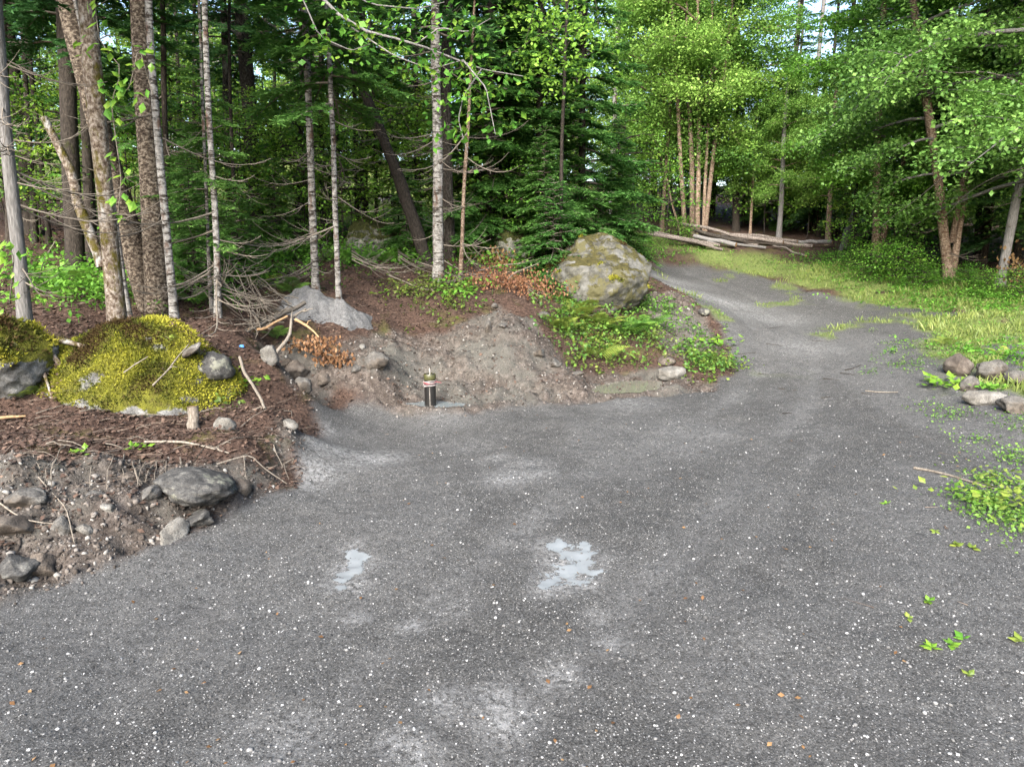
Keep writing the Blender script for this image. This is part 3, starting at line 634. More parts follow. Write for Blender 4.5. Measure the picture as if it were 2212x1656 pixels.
# ------------------------------------------------------------------ well casing
M['black_pipe'] = simple('black_steel', (.016, .015, .014), .35, .3)
M['olive_cap'] = simple('olive_rim', (.045, .045, .016), .4)
M['wire_red'] = simple('red_wire', (.26, .02, .035), .4); M['wire_white'] = simple('white_wire', (.3, .26, .25), .4); M['wire_grey'] = simple('grey_wire', (.15, .1, .1), .4)
M['seam'] = simple('pale_drip', (.22, .2, .175), .7)
wb = GZ(930, 880); wr = .084
well = thing('well_casing', 'black steel well casing standing in the pit with red and white wire round it', 'well casing', wb)
prof = [(wr, -.15), (wr, .36), (wr * 1.0, .40)]
mb = MB(); V, F = tube([(0, 0, z) for z in (-.15, .1, .3, .40)], [wr] * 4, 28); mb.add(V, F); mb.build('casing', M['black_pipe'], well)
mb = MB(); V, F = tube([(0, 0, z) for z in (.402, .41, .478, .486)], [wr * .99, wr * 1.05, wr * 1.05, wr * 1.0], 28); mb.add(V, F)
V2, F2 = caps([(0, 0, .40), (0, 0, .46)], [wr * .96, wr * .96], 28); mb.add(V2, F2); mb.build('cap', M['olive_cap'], well)
for k in range(4):
    a_ = .6 + k * 1.57; V, F = rock_shape((.013, .013, .013), k, 2, 0); MB().add(V + np.array([math.cos(a_) * .055, math.sin(a_) * .055, .478]), F).build('bolt', M['black_pipe'], well)
V, F = tube([(.0, -.01, .46), (.003, -.012, .50), (.0, -.012, .54), (-.004, -.012, .575)], [.009, .010, .012, .005], 8); MB().add(V, F).build('cable_end', M['seam'], well)
th = np.linspace(0, 2 * math.pi, 33)
for k, (mm, z0, tx) in enumerate([('wire_white', .385, .10), ('wire_red', .372, -.06), ('wire_white', .36, .14), ('wire_red', .352, .05), ('wire_grey', .342, -.10), ('wire_white', .333, .12), ('wire_red', .323, .03), ('wire_white', .309, .18)]):
    rr = wr * (1.06 + .03 * (k % 3)); ring_ = np.c_[np.cos(th) * rr, np.sin(th) * rr, z0 + .09 * tx * np.cos(th + k) + .003 * np.sin(3 * th + k)]
    V, F = tube(ring_, .0052, 6); MB().add(V, F).build('wire', M[mm], well)
V, F = tube([(.09, -.02, .375), (.12, -.03, .37), (.15, -.02, .36), (.165, -.01, .358)], .004, 5); MB().add(V, F).build('wire', M['wire_red'], well)
V, F = tube([(.004, -wr - .001, z) for z in (-.1, 0, .1, .2, .3)], [.004, .005, .004, .006, .003], 5); MB().add(V, F).build('drip_streak', M['seam'], well)

# ------------------------------------------------------------------ plants: building blocks
def jitter_path(p0, p1, n, amp, seed, bow=(0, 0, 0)):
    t = np.linspace(0, 1, n)[:, None]; p0 = np.asarray(p0, float); p1 = np.asarray(p1, float); r = np.random.default_rng(seed)
    w = np.stack([fbm(np.c_[t * 3 + seed, t * 0 + k * 7.7, t * 0], 3, seed + k)[...] for k in range(3)], -1).reshape(n, 3) * amp
    w[0] = 0
    return p0 + (p1 - p0) * t + w * (t > 0) * np.minimum(1, t * 4) + np.array(bow) * (4 * t * (1 - t))

def conifer_crown(H, z0, R, nb, seed, mats, droop=.35, needle=.055, dens=1.0, top=True):
    """branches carrying flat sprays of needles, from height z0 up to H"""
    r = np.random.default_rng(seed); wood = MB(); POS = []; DIR = []; S = []; TN = []
    for b in range(nb):
        f = (b + r.random()) / nb; z = z0 + (H - z0) * f
        L = R * (1 - f) ** .8 * (.75 + .5 * r.random()) + .12
        az = b * 2.39996 + r.normal() * .3; tilt = .25 * (1 - f) * 0 + (.45 * f - .1) + r.normal() * .1
        n = 6; t = np.linspace(0, 1, n)
        d = np.array([math.cos(az), math.sin(az), 0]); side = np.array([-math.sin(az), math.cos(az), 0])
        path = np.array([0, 0, z]) + np.outer(t * L, d) + np.outer(t * L * tilt - droop * L * t ** 1.6 + .18 * L * t ** 4 * droop * 2, [0, 0, 1]) + np.outer(np.sin(t * 3 + b) * .04 * L, side)
        V, F = tube(path, np.linspace(.012 + .008 * L, .003, n), 4); wood.add(V, F, mat=0)
        m = max(4, int(L * 11 * dens))
        for k in range(m):
            tt = .18 + .82 * (k + r.random() * .6) / m; p = np.array([np.interp(tt, t, path[:, c]) for c in range(3)])
            for sgn in (-1, 1):
                l2 = L * .42 * (1.05 - tt) * (.7 + .5 * r.random()) + .07
                q = d * (.55 + .3 * r.random()) + side * sgn * .8 + np.array([0, 0, -.16 + .16 * r.normal()]); q /= np.linalg.norm(q)
                cnt = max(3, int(l2 / .033 * dens)); s_ = np.linspace(0, 1, cnt)
                pp = p + np.outer(s_ * l2, q) + np.outer(-.12 * l2 * s_ ** 2, [0, 0, 1])
                for hand in (-1, 1):
                    dd = q * .75 + np.cross(q, [0, 0, 1]) * hand * .65
                    POS.append(pp); DIR.append(np.broadcast_to(dd, pp.shape) + r.normal(size=pp.shape) * .22); S.append(needle * (.7 + .6 * r.random(cnt)))
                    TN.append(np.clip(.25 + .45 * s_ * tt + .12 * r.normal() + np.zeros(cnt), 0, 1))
    if top:
        pp = np.outer(np.linspace(H - .5, H + .05, 30), [0, 0, 1]); POS.append(pp); DIR.append(r.normal(size=pp.shape) + np.array([0, 0, .8])); S.append(np.full(30, needle * 1.3)); TN.append(np.full(30, .7))
    POS = np.concatenate(POS); DIR = np.concatenate(DIR); S = np.concatenate(S); TN = np.concatenate(TN)
    DIR /= np.linalg.norm(DIR, axis=1)[:, None]; W = np.cross(DIR, r.normal(size=DIR.shape) * .35 + np.array([0, 0, 1])); W /= np.linalg.norm(W, axis=1)[:, None]
    w = (S * .26)[:, None]
    V = np.stack([POS - W * w, POS + W * w, POS + DIR * S[:, None]], 1).reshape(-1, 3)
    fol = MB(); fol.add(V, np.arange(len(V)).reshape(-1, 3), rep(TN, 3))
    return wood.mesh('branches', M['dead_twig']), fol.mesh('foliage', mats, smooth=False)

def leaf_cloud(fol, centers, per, spread, size, r, tint0=.5, hang=.25):
    n = len(centers) * per; c = np.repeat(centers, per, 0)
    pos = c + r.normal(size=(n, 3)) * np.array(spread)
    R_ = rotm(r.random(n) * 6.283, -hang + r.normal(size=n) * .5, r.normal(size=n) * .5)
    s = size * (.65 + .7 * r.random(n))
    cl = np.repeat(np.clip(tint0 + .2 * r.normal(size=len(centers)), 0, 1), per)
    V, F = scatter(LEAF2_V, LEAF2_F, pos, R_, s)
    fol.add(V, F, rep(np.clip(cl + r.normal(size=n) * .17, 0, 1), 4))

def broad_crown(H, z0, R, limbs, seed, mats, leaf=.09, n_leaves=9000, up=.5, flat=.16, wood_mat='grey_bark', stem=True, subs=5, low=.25):
    r = np.random.default_rng(seed); wood = MB(); fol = MB(); cs = []
    for b in range(limbs):
        f = (b + r.random()) / limbs; z = z0 + (H * .93 - z0) * f
        L = R * (low + (1 - low) * math.sin(math.pi * min(1, .22 + f * .8))) * (.7 + .5 * r.random())
        az = b * 2.39996 + r.normal() * .35; d = np.array([math.cos(az), math.sin(az), 0]); e = up * (.4 + f) + r.normal() * .12
        t = np.linspace(0, 1, 6); path = np.array([0, 0, z]) + np.outer(t * L, d) + np.outer(L * (e * t - .35 * t ** 2.2), [0, 0, 1])
        path += np.stack([vnoise(np.c_[t * 3, t * 0 + b, t * 0 + k * 5], seed) for k in range(3)], -1) * .09 * L * t[:, None]
        V, F = tube(path, np.linspace(.018 + .012 * L, .004, 6), 5); wood.add(V, F)
        for s in range(subs):
            tt = .25 + .75 * (s + r.random()) / subs; p = np.array([np.interp(tt, t, path[:, c]) for c in range(3)])
            a2 = az + (1 if s % 2 else -1) * (.5 + .5 * r.random()); l2 = L * .45 * (1.15 - tt) + .25
            q = np.array([math.cos(a2), math.sin(a2), .15 + .25 * r.normal()]); t2 = np.linspace(0, 1, 4)
            pth = p + np.outer(t2 * l2, q) + np.outer(-.2 * l2 * t2 ** 2, [0, 0, 1]); V, F = tube(pth, np.linspace(.009, .003, 4), 4); wood.add(V, F)
            k = max(2, int(l2 / .22)); cs.append(p + np.outer(np.linspace(.25, 1, k) * l2, q) + np.outer(-.2 * l2 * np.linspace(.25, 1, k) ** 2, [0, 0, 1]))
        cs.append(path[3:])
    cs = np.concatenate(cs); per = max(3, int(n_leaves / len(cs)))
    leaf_cloud(fol, cs, per, (.24, .24, flat), leaf, r)
    return wood.mesh('branches', M[wood_mat]), fol.mesh('foliage', mats, smooth=False)

def dead_branch_mesh(seed, L):
    r = np.random.default_rng(seed); t = np.linspace(0, 1, 8); mb = MB(); sag = .25 + .35 * r.random()
    path = np.c_[t * L, .1 * L * np.sin(t * 3 + seed) * t, L * (-sag * t + .75 * sag * t ** 2.6)]
    V, F = tube(path, np.linspace(.011, .0025, 8) * (.8 + .3 * L), 5); mb.add(V, F)
    for k in range(int(4 + L * 5)):
        tt = .15 + .8 * r.random(); p = np.array([np.interp(tt, t, path[:, c]) for c in range(3)]); l = L * (.15 + .35 * r.random()) * (1.2 - tt)
        q = np.array([.75, (1 if k % 2 else -1) * (.5 + .4 * r.random()), -.25 + .3 * r.normal()]); t2 = np.linspace(0, 1, 5)
        V, F = tube(p + np.outer(t2 * l, q) + np.outer(.35 * l * t2 ** 2, [0, 0, 1]), np.linspace(.005, .0018, 5), 4); mb.add(V, F)
    return mb.mesh('dead_branch', M['dead_twig'])
DEAD = [dead_branch_mesh(100 + k, .5 + .14 * k) for k in range(8)]

print('crowns...')
CON = {}
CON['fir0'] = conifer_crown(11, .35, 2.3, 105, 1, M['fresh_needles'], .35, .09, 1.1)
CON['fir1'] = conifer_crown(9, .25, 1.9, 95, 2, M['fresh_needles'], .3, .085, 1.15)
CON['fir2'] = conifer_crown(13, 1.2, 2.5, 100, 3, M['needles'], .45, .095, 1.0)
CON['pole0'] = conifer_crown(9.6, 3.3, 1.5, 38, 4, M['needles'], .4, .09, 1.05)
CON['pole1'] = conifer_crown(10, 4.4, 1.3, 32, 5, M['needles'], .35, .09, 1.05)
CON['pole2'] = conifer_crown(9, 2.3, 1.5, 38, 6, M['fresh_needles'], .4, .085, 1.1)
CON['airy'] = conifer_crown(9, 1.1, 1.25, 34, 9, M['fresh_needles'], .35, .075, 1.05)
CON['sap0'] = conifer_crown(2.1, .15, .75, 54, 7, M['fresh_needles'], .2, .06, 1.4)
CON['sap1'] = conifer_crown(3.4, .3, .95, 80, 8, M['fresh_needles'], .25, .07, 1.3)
BRO = {}
BRO['wall0'] = broad_crown(13, .8, 3.4, 26, 11, M['leaves'], .17, 9000, .5, .22)
BRO['wall1'] = broad_crown(15, 1.5, 3.2, 28, 12, M['pale_leaves'], .16, 9500, .6, .22)
BRO['wall2'] = broad_crown(11, .5, 3.2, 24, 13, M['bright_leaves'], .17, 8500, .5, .22)
BRO['birch0'] = broad_crown(13, 2.9, 2.7, 30, 14, M['pale_leaves'], .105, 38000, .6, .24, 'orange_birch')
BRO['birch1'] = broad_crown(12, 2.6, 2.4, 26, 15, M['pale_leaves'], .105, 28000, .6, .22, 'orange_birch')
BRO['maple0'] = broad_crown(11, 2.0, 2.8, 24, 16, M['leaves'], .105, 27000, .4, .13, 'grey_bark')
BRO['maple1'] = broad_crown(12, 2.6, 3.4, 26, 17, M['dark_leaves'], .105, 30000, .35, .14, 'grey_bark')
BRO['sap0'] = broad_crown(3.2, .7, 1.1, 12, 18, M['leaves'], .085, 1500, .3, .07, 'dark_bark')
BRO['sap1'] = broad_crown(4.6, 1.2, 1.3, 14, 19, M['bright_leaves'], .09, 2000, .3, .07, 'dark_bark')
BRO['shrub'] = broad_crown(1.5, .1, .8, 12, 20, M['leaves'], .07, 1500, .4, .09, 'dark_bark')

def put_crown(root, pair, loc=(0, 0, 0), rotz=0., s=1.0, tilt=(0, 0)):
    for nm, me in zip(('branches', 'foliage'), pair):
        o = link(nm, me, root, loc, (tilt[0], tilt[1], rotz), s)
        o['kind'] = 'stuff'

def stem_mesh(base, top, r0, bark, sides=10, flare=1.5, amp=.06, seed=0, n=16, taper=.55, rough=.12):
    """trunk in the thing's own frame: base at the origin"""
    d = np.asarray(top, float) - np.asarray(base, float)
    path = jitter_path((0, 0, -.25), d, n, amp, seed); z = np.linspace(0, 1, n)
    L = np.linalg.norm(d); rad = r0 * (1 - (1 - taper) * z) + r0 * (flare - 1) * np.exp(-z * L / .28)
    V, F = tube(path, rad, sides, rough=rough, seed=seed)
    return MB().add(V, F).mesh('trunk', M[bark]), path, rad

def dress_dead(root, path, rad, n, z0, z1, seed, rng_az=None, s=1.0):
    r = np.random.default_rng(seed)
    for k in range(n):
        z = z0 + (z1 - z0) * r.random(); c = np.array([np.interp(z, path[:, 2], path[:, i]) for i in range(3)])
        az = r.random() * 6.283 if rng_az is None else rng_az[0] + (rng_az[1] - rng_az[0]) * r.random()
        link('dead_branch', DEAD[r.integers(len(DEAD))], root, c, (r.normal() * .25, r.normal() * .15, az), s * (.75 + .5 * r.random()))

_tn = [0]
def tree(name, label, base, topuv, Y, wpx, bark, crown=None, cz=0., cs=1.0, H=11., dead=0, dz=(.4, 3.5), group=None, flare=1.5, sides=12, amp=.05, taper=.5, cat='tree', az=None, rough=.12, ds=1.0, rotz=None):
    """a standing tree: base point, a picture place its stem passes, width of the stem in the picture"""
    _tn[0] += 1; sd_ = 1000 + _tn[0]
    base = np.asarray(base, float); q = P(topuv[0], topuv[1], Y) if topuv is not None else base + np.array([0, 0, 3.])
    lean = (q - base) / max(q[2] - base[2], .5); lean[1] = lean[1] * .3 + .0
    top = base + np.array([lean[0] * H, (q[1] - base[1]) / max(q[2] - base[2], .5) * H * .0, H])
    root = thing(name, label, cat, base, 0, group)
    me, path, rad = stem_mesh(base, top, wpx * base[1] / FOC / 2, bark, sides, flare, amp, sd_, 18, taper, rough)
    link('trunk', me, root)
    if crown is not None:
        d = (top - base) / H
        put_crown(root, crown, (0, 0, cz * 1.0), rotz if rotz is not None else sd_ * 1.7, cs, (-math.atan(d[1]), math.atan(d[0])))
    if dead: dress_dead(root, path, rad, dead, dz[0], dz[1], sd_, az, ds)
    return root, path

# ------------------------------------------------------------------ the trees one can pick out
def gb(u, v, Y): 
    p = P(u, v, Y); return on(p[0], p[1])
tA, pA = tree('spruce_tree', 'grey-barked spruce with flared roots at the left edge', gb(48, 690, 8.0), (2, 60), 8.0, 28, 'grey_bark', CON['pole1'], 0, .9, 9.3, 16, (.7, 3.2), flare=2.2, az=(-1.2, 1.0), ds=1.0)
for k, (x1, y1, z1) in enumerate([(.75, -.28, -.42), (.5, -.42, -.38), (.2, -.45, -.42), (.95, .05, -.12), (-.3, -.45, -.4)]):
    V, F = tube(jitter_path((0, 0, .18), (x1, y1, z1), 8, .04, 50 + k, (0, 0, .1)), np.linspace(.055, .012, 8), 8, rough=.2); MB().add(V, F).build('root', M['mossy_birch'], tA)
tB, _ = tree('dark_tree', 'dark mossy trunk with a pale foot behind the leaning stub', gb(162, 585, 12), (140, 60), 12, 36, 'dark_bark', CON['pole0'], 0, 1, 9.3, 6, (1, 5))
tB2, _ = tree('dark_tree', 'black trunk close right of the pale-footed dark tree', gb(196, 575, 12.6), (182, 60), 12.6, 24, 'dark_bark', CON['pole1'], 0, 1, 9.3, 4, (1, 5))
tC, pC = tree('yellow_birch', 'moss-streaked yellow birch with a broken side stem', gb(252, 690, 9.0), (186, 20), 9.0, 38, 'mossy_birch', BRO['maple0'], 3.0, .9, 11, 0, flare=1.25, amp=.05)
V, F = tube(jitter_path((-.12, 0, .85), (-.62, .05, 2.62), 10, .05, 7), np.linspace(.07, .045, 10), 10, rough=.15); MB().add(V, F).build('broken_stem', M['mossy_birch'], tC)
tD, pD = tree('yellow_birch', 'massive shaggy yellow birch with two stems behind the moss boulder', gb(340, 665, 10.0), (312, 20), 10.0, 46, 'yellow_birch', BRO['maple0'], 3.4, 1.0, 12, 0, flare=1.35, amp=.05, sides=16)
V, F = tube(jitter_path((-.1, .06, -.1), (-1.95, .35, 10.5), 18, .06, 9), np.linspace(.165, .09, 18), 14, rough=.12); MB().add(V, F).build('trunk', M['yellow_birch'], tD)
tE, _ = tree('paper_birch', 'slim pale birch hard against the right of the shaggy birch', gb(374, 660, 9.6), (336, 90), 9.6, 17, 'birch', BRO['birch1'], 3.5, .7, 10, 4, (.6, 3))
tree('thin_birch', 'thin pale stem between the mossy birch and the shaggy birch', gb(281, 655, 9.6), (262, 560), 9.6, 11, 'birch', None, H=4.5)
tF, pF = tree('paper_birch', 'white birch pole standing right of the moss boulder', gb(469, 694, 10), (444, 20), 10, 13.5, 'birch', BRO['birch1'], 3.6, .6, 10, 14, (.1, 2.6), ds=1.1)
tree('thin_fir', 'thin straight pole just left of the white birch pole', gb(457, 672, 10.4), (440, 300), 10.4, 8, 'birch', CON['pole2'], 0, .5, 7, 4, (.3, 2.5))
tG, _ = tree('spruce_tree', 'thick brown spruce with a broad root flare deep in the left woods', gb(556, 502, 18), (524, 60), 18, 36, 'spruce_bark', CON['pole0'], 0, 1.15, 9.3, 12, (.8, 6), flare=2.0, ds=1.3)
tH, _ = tree('paper_birch', 'pale-blotched birch behind the left end of the grey spoil heap', gb(683, 634, 12.5), (657, 40), 12.5, 17, 'birch', CON['pole2'], 1.2, .95, 9.3, 14, (.4, 4.5))
tI, _ = tree('paper_birch', 'slender red-and-white birch rising behind the grey spoil heap', gb(733, 655, 12), (712, 180), 12, 12, 'birch', CON['pole2'], 1.0, .9, 9.3, 12, (.8, 3.6), ds=1.1)
tK, _ = tree('grey_birch', 'silvery trunk with dark rings standing behind the brown mound', gb(946, 607, 14), (940, 90), 14, 24, 'birch', CON['pole1'], 0, 1.0, 9.3, 18, (.3, 5), ds=1.1)
tK2, _ = tree('spruce_tree', 'reddish brown spruce right behind the silvery ringed trunk', gb(972, 543, 16), (966, 150), 16, 27, 'spruce_bark', CON['pole1'], .3, 1.0, 9.3, 16, (.4, 5), ds=1.1)
tM, _ = tree('thin_birch', 'thin tan pole right of the silvery ringed trunk', gb(990, 603, 14), (1010, 300), 14, 9.5, 'orange_birch', None, H=5.2, dead=6, dz=(.4, 3.5))
tN, _ = tree('dark_tree', 'dark straight trunk between the thin tan pole and the firs', gb(1030, 505, 18.5), (1030, 300), 18.5, 16, 'dark_bark', CON['pole0'], .5, 1.0, 9.3, 8, (.4, 4))
tO, _ = tree('spruce_tree', 'grey-brown trunk rising behind the dark moss-draped boulder', gb(787, 478, 20), (783, 150), 20, 21, 'spruce_bark', CON['pole1'], .5, 1.0, 9.3, 14, (.8, 6), ds=1.4)
tree('thin_fir', 'thin dark pole on top of the dark moss-draped boulder', on(*P(813, 470, 18.4)[:2]), (808, 300), 18.4, 8, 'dark_bark', CON['pole2'], .5, .8, 10)
# leaning dead trunk
lb0 = gb(934, 545, 15.2); root = thing('leaning_tree', 'blackened dead trunk leaning left across the woods', 'tree', lb0)
tp = P(768, 140, 15.6) - lb0
V, F = tube(jitter_path((.03, 0, -.25), tp * 1.1, 16, .05, 77), np.linspace(.15, .08, 16), 12, rough=.15); MB().add(V, F).build('trunk', M['dark_bark'], root)
for k in range(6): link('dead_branch', DEAD[k], root, tp * (.35 + .1 * k), (.3, 0, k * 1.3), .9)
# dark poles further in: (base u, base v, Y, through u,v, width, label)
poles = [(20,560,13,(8,100),14,'dark slim spruce behind the grey-barked spruce at the left edge'),(78,560,14,(50,80),12,'left one of two thin dark trunks left of the leaning stub'),(110,560,14,(70,150),11,'right one of two thin dark trunks left of the leaning stub'),
 (226,560,14.5,(215,300),15,'black pole seen between the mossy birch and the leaning stub'),(365,600,13,(352,60),13,'dim trunk hidden behind the slim pale birch'),(395,470,20,(385,200),9,'thin dark pole before the pale car in the woods'),(412,470,20,(418,200),9,'second thin dark pole before the pale car in the woods'),
 (495,480,18,(488,120),17,'brown trunk between the white birch pole and the flared spruce'),(586,455,22,(594,120),9,'thin black pole right of the flared spruce'),(640,512,17,(650,150),13,'reddish thin trunk left of the pale-blotched birch'),
 (700,455,20,(694,100),14,'dark trunk seen between the two birches behind the spoil heap'),(712,470,19,(727,150),16,'brown trunk close behind the slender red-and-white birch'),(770,490,19,(762,200),11,'thin trunk left of the grey-brown trunk by the mossy boulder'),
 (1082,500,19,(1085,250),13,'dark trunk half hidden by the firs'),(1225,470,22,(1222,250),12,'dim trunk behind the right-hand fir'),(510,590,14,(505,380),8,'pale thin dead pole behind the white birch pole'),(655,470,21,(668,100),18,'dark thick spruce behind the pale-blotched birch')]
for i, (u, v, Y, tp_, w, lab) in enumerate(poles):
    tree('woodland_tree', lab, gb(u, v, Y), tp_, Y, w, ['dark_bark', 'spruce_bark'][i % 2], CON[['pole1', 'airy', 'pole0', 'pole1', 'airy'][i % 5]], 0 if i % 5 in (1, 4) else .9 + .3 * (i % 3), .9, 9.2, 7, (.5, 5), ds=1.1)
# firs at the edge of the woods
for u, v, Y, k, s, lab in [(1060,505,17.6,'fir0',.95,'dark dense fir left of the group beside the lichen boulder'),(1165,500,18.2,'fir1',1.05,'bright green fir in the middle of the group beside the lichen boulder'),
    (1255,490,19.5,'fir1',1.1,'fir with fresh green sprays directly behind the lichen boulder'),(1110,480,21,'fir2',.85,'tall dark fir towering behind the edge firs'),(905,470,21.5,'pole0',.95,'feathery fir behind the leaning trunk')]:
    b = gb(u, v, Y); root = thing('fir_tree', lab, 'tree', b, u * .37)
    me, path, rad = stem_mesh((0, 0, 0), (0, 0, 10), .11, 'spruce_bark', 8, 1.3, .05, u); link('trunk', me, root)
    put_crown(root, CON[k], (0, 0, 0), 0, s)
# young firs
for u, v, Y, k, s, lab in [(425,610,11.5,'sap1',.62,'young fir with bright sprays left of the white birch pole'),(412,560,13,'sap0',1.0,'small fir sapling behind the slim pale birch'),(520,610,13,'sap0',.8,'leggy young fir behind the brush heap'),
    (600,555,15.5,'sap0',.9,'young fir in front of the flared spruce'),(880,560,16,'sap0',.9,'small fir left of the silvery ringed trunk'),(1175,560,16.2,'sap1',.9,'young fir drooping over the left of the lichen boulder'),(1195,600,15.3,'sap0',1.0,'small dark fir against the left face of the lichen boulder'),(1330,505,23,'sap1',1.2,'young fir behind the right shoulder of the lichen boulder')]:
    b = gb(u, v, Y); root = thing('fir_sapling', lab, 'sapling', b, u * .7)
    me, path, rad = stem_mesh((0, 0, 0), (0, 0, 2.0 if k == 'sap0' else 3.2), .018, 'spruce_bark', 6, 1.2, .02, u); link('trunk', me, root, scale=s); put_crown(root, CON[k], (0, 0, 0), 0, s)

# birch clump behind the logs
cb = gb(1505, 506, 29.2); root = thing('birch_clump', 'clump of peeling tan birch stems behind the log pile', 'tree', cb)
for k, (u0, u1, v1, w) in enumerate([(1480,1464,290,13),(1496,1489,300,15),(1508,1508,300,14),(1520,1530,300,10),(1522,1556,258,13),(1475,1447,380,7)]):
    b0 = P(u0, 506, 29.2) - cb; b1 = P(u1, v1, 29.2) - cb; d = (b1 - b0); d = d / d[2]; b0[2] = -.1; e = b0 + d * (9.5 if k < 5 else 4); e[1] += (k - 2) * .3
    V, F = tube(jitter_path(b0, e, 14, .06, 70 + k), np.linspace(w * 29 / FOC / 2.5, w * 29 / FOC / 6, 14), 10, rough=.12); MB().add(V, F).build('trunk', M['orange_birch'], root)
put_crown(root, BRO['birch0'], (-.3, 0, .9), .4, 1.08); put_crown(root, BRO['birch0'], (1.2, .9, .2), 2.4, .9); put_crown(root, BRO['birch1'], (-2.0, .6, .8), 1.0, 1.05)
tree('paper_birch', 'tall white birch trunk rising behind the firs into the sky', gb(1318, 500, 33), (1336, 30), 33, 12, 'birch', BRO['sap1'], 9, 1.0, 15)
right = [(1590,510,31,(1591,300),15,'dark_bark','maple0','dark trunk right of the birch clump'),(1606,505,33,(1606,330),8,'dark_bark','pole2','thin dark stem beside the trunk right of the birch clump'),(1620,512,30,(1629,330),6,'orange_birch','birch1','very thin tan stem behind the middle of the log pile'),(1656,505,34,(1660,360),7,'orange_birch','birch1','faint tan stem between the two trunks behind the logs'),
 (1681,528,29,(1691,366),12,'grey_bark','birch1','grey trunk slanting up behind the right half of the log pile'),(1705,520,32,(1712,400),14,'dark_bark','pole0','dark trunk right behind the slanting grey one'),(1752,515,31,(1770,330),15,'dark_bark','pole1','dark leaning trunk left of the orange birch'),(1788,535,27.5,(1799,345),12,'orange_birch','birch1','orange-barked birch at the right end of the log pile'),
 (1894,566,21.5,(1899,330),17,'orange_birch','maple0','forked tan birch standing in the weeds right of the logs'),(2055,604,19.5,(2030,420),21,'orange_birch','maple1','leaning forked birch at the dark edge on the right'),(2158,618,18,(2200,400),19,'grey_bark','maple1','grey trunk slanting right near the right edge'),
 (1430,500,30,(1440,330),9,'orange_birch','birch1','tan stem left of the birch clump'),(1415,470,34,(1414,340),10,'dark_bark','birch1','dim trunk above the left end of the log pile'),(1960,560,24,(1965,400),9,'dark_bark','pole2','dark stem in the gap between the two forked birches'),(1470,480,35,(1470,400),8,'dark_bark','maple0','shaded stem behind the birch clump'),
 (2110,575,22,(2118,420),12,'dark_bark','pole0','dark trunk deep in the shade right of the leaning birch'),(1985,560,23,(1990,430),8,'dark_bark','pole1','second dark stem in the gap between the forked birches'),(2195,590,20,(2212,420),16,'dark_bark','fir2','dark trunk behind the slanting grey one at the right edge'),(1845,545,25,(1850,430),9,'dark_bark','pole2','dim stem behind the leaning stump')]
for i, (u, v, Y, tp_, w, bark, cr, lab) in enumerate(right):
    c = BRO[cr] if cr in BRO else CON[cr]; gapk = .56 if 1600 < u < 1830 else .9
    rt, pth = tree('forest_tree', lab, gb(u, v, Y), tp_, Y, w, bark, c, .2 if cr in BRO else 0, gapk, 11 if gapk > .6 else 6.6, 4 if Y < 26 else 0, (.5, 3.5))
    if 'forked tan' in lab:
        V, F = tube(jitter_path((.05, 0, .5), (.75, .1, 4.5), 10, .04, 5), np.linspace(.09, .05, 10), 9, rough=.12); MB().add(V, F).build('trunk', M['orange_birch'], rt)
    if 'leaning forked' in lab:
        V, F = tube(jitter_path((.02, 0, .25), (.35, .1, 5.0), 10, .06, 6), np.linspace(.1, .05, 10), 9, rough=.12); MB().add(V, F).build('trunk', M['orange_birch'], rt)
        V, F = tube(jitter_path((-.1, 0, 1.0), (.1, -.2, 5.0), 10, .06, 8), np.linspace(.09, .05, 10), 9, rough=.12); MB().add(V, F).build('trunk', M['orange_birch'], rt)
sb = gb(1815, 548, 26); root = thing('leaning_stump', 'broken mossy stump leaning right at the end of the logs', 'stump', sb)
V, F = tube(jitter_path((0, 0, -.2), (.5, 0, 1.9), 10, .05, 3), np.linspace(.15, .09, 10), 10, rough=.2); MB().add(V, F).build('trunk', M['grey_bark'], root)

# the broad tree whose crown fills the upper right, its stem outside the view
bt = gb(2330, 620, 16.0); root = thing('maple_tree', 'broad dark-leaved maple hanging in from the right edge', 'tree', bt)
me, pth, rad = stem_mesh((0, 0, 0), (.3, 0, 11), .2, 'grey_bark', 12, 1.5, .08, 5); link('trunk', me, root)
BIGR = broad_crown(12.5, 2.6, 5.8, 38, 61, M['dark_leaves'], .10, 90000, .35, .15, 'grey_bark', subs=7, low=.45)
put_crown(root, BIGR, (0, 0, .3), 2.2, 1.0)
for k, (u, v, Y, u1, v1) in enumerate([(2300,230,14.5,1905,490),(2290,330,14.5,2030,470),(2260,215,15,1900,165)]):
    a0 = P(u, v, Y) - bt; a1 = P(u1, v1, Y + .6) - bt
    V, F = tube(jitter_path(a0, a1, 14, .12, 200 + k, (0, 0, .25)), np.linspace(.018, .004, 14), 6, rough=.1); MB().add(V, F).build('branch', M['spruce_bark'], root)
for u, v, Y, k, s, lab in [(1985,570,24,'maple1',1.0,'leafy maple behind the forked tan birch'),(1765,540,30,'maple0',.66,'light green maple above the right end of the logs'),(2120,600,21,'maple1',.95,'dark-leaved maple over the leaning forked birch'),(1880,530,32,'wall0',.8,'broad green tree behind the leaning stump'),(1700,500,37,'wall1',.48,'pale green tree in the gap right of the birch clump')]:
    b = gb(u, v, Y); root = thing('maple_tree', lab, 'tree', b, u)
    me, pth, rad = stem_mesh((0, 0, 0), (0, 0, 9), .1, 'dark_bark', 8, 1.3, .1, u); link('trunk', me, root); put_crown(root, BRO[k], (0, 0, 0), 0, s)

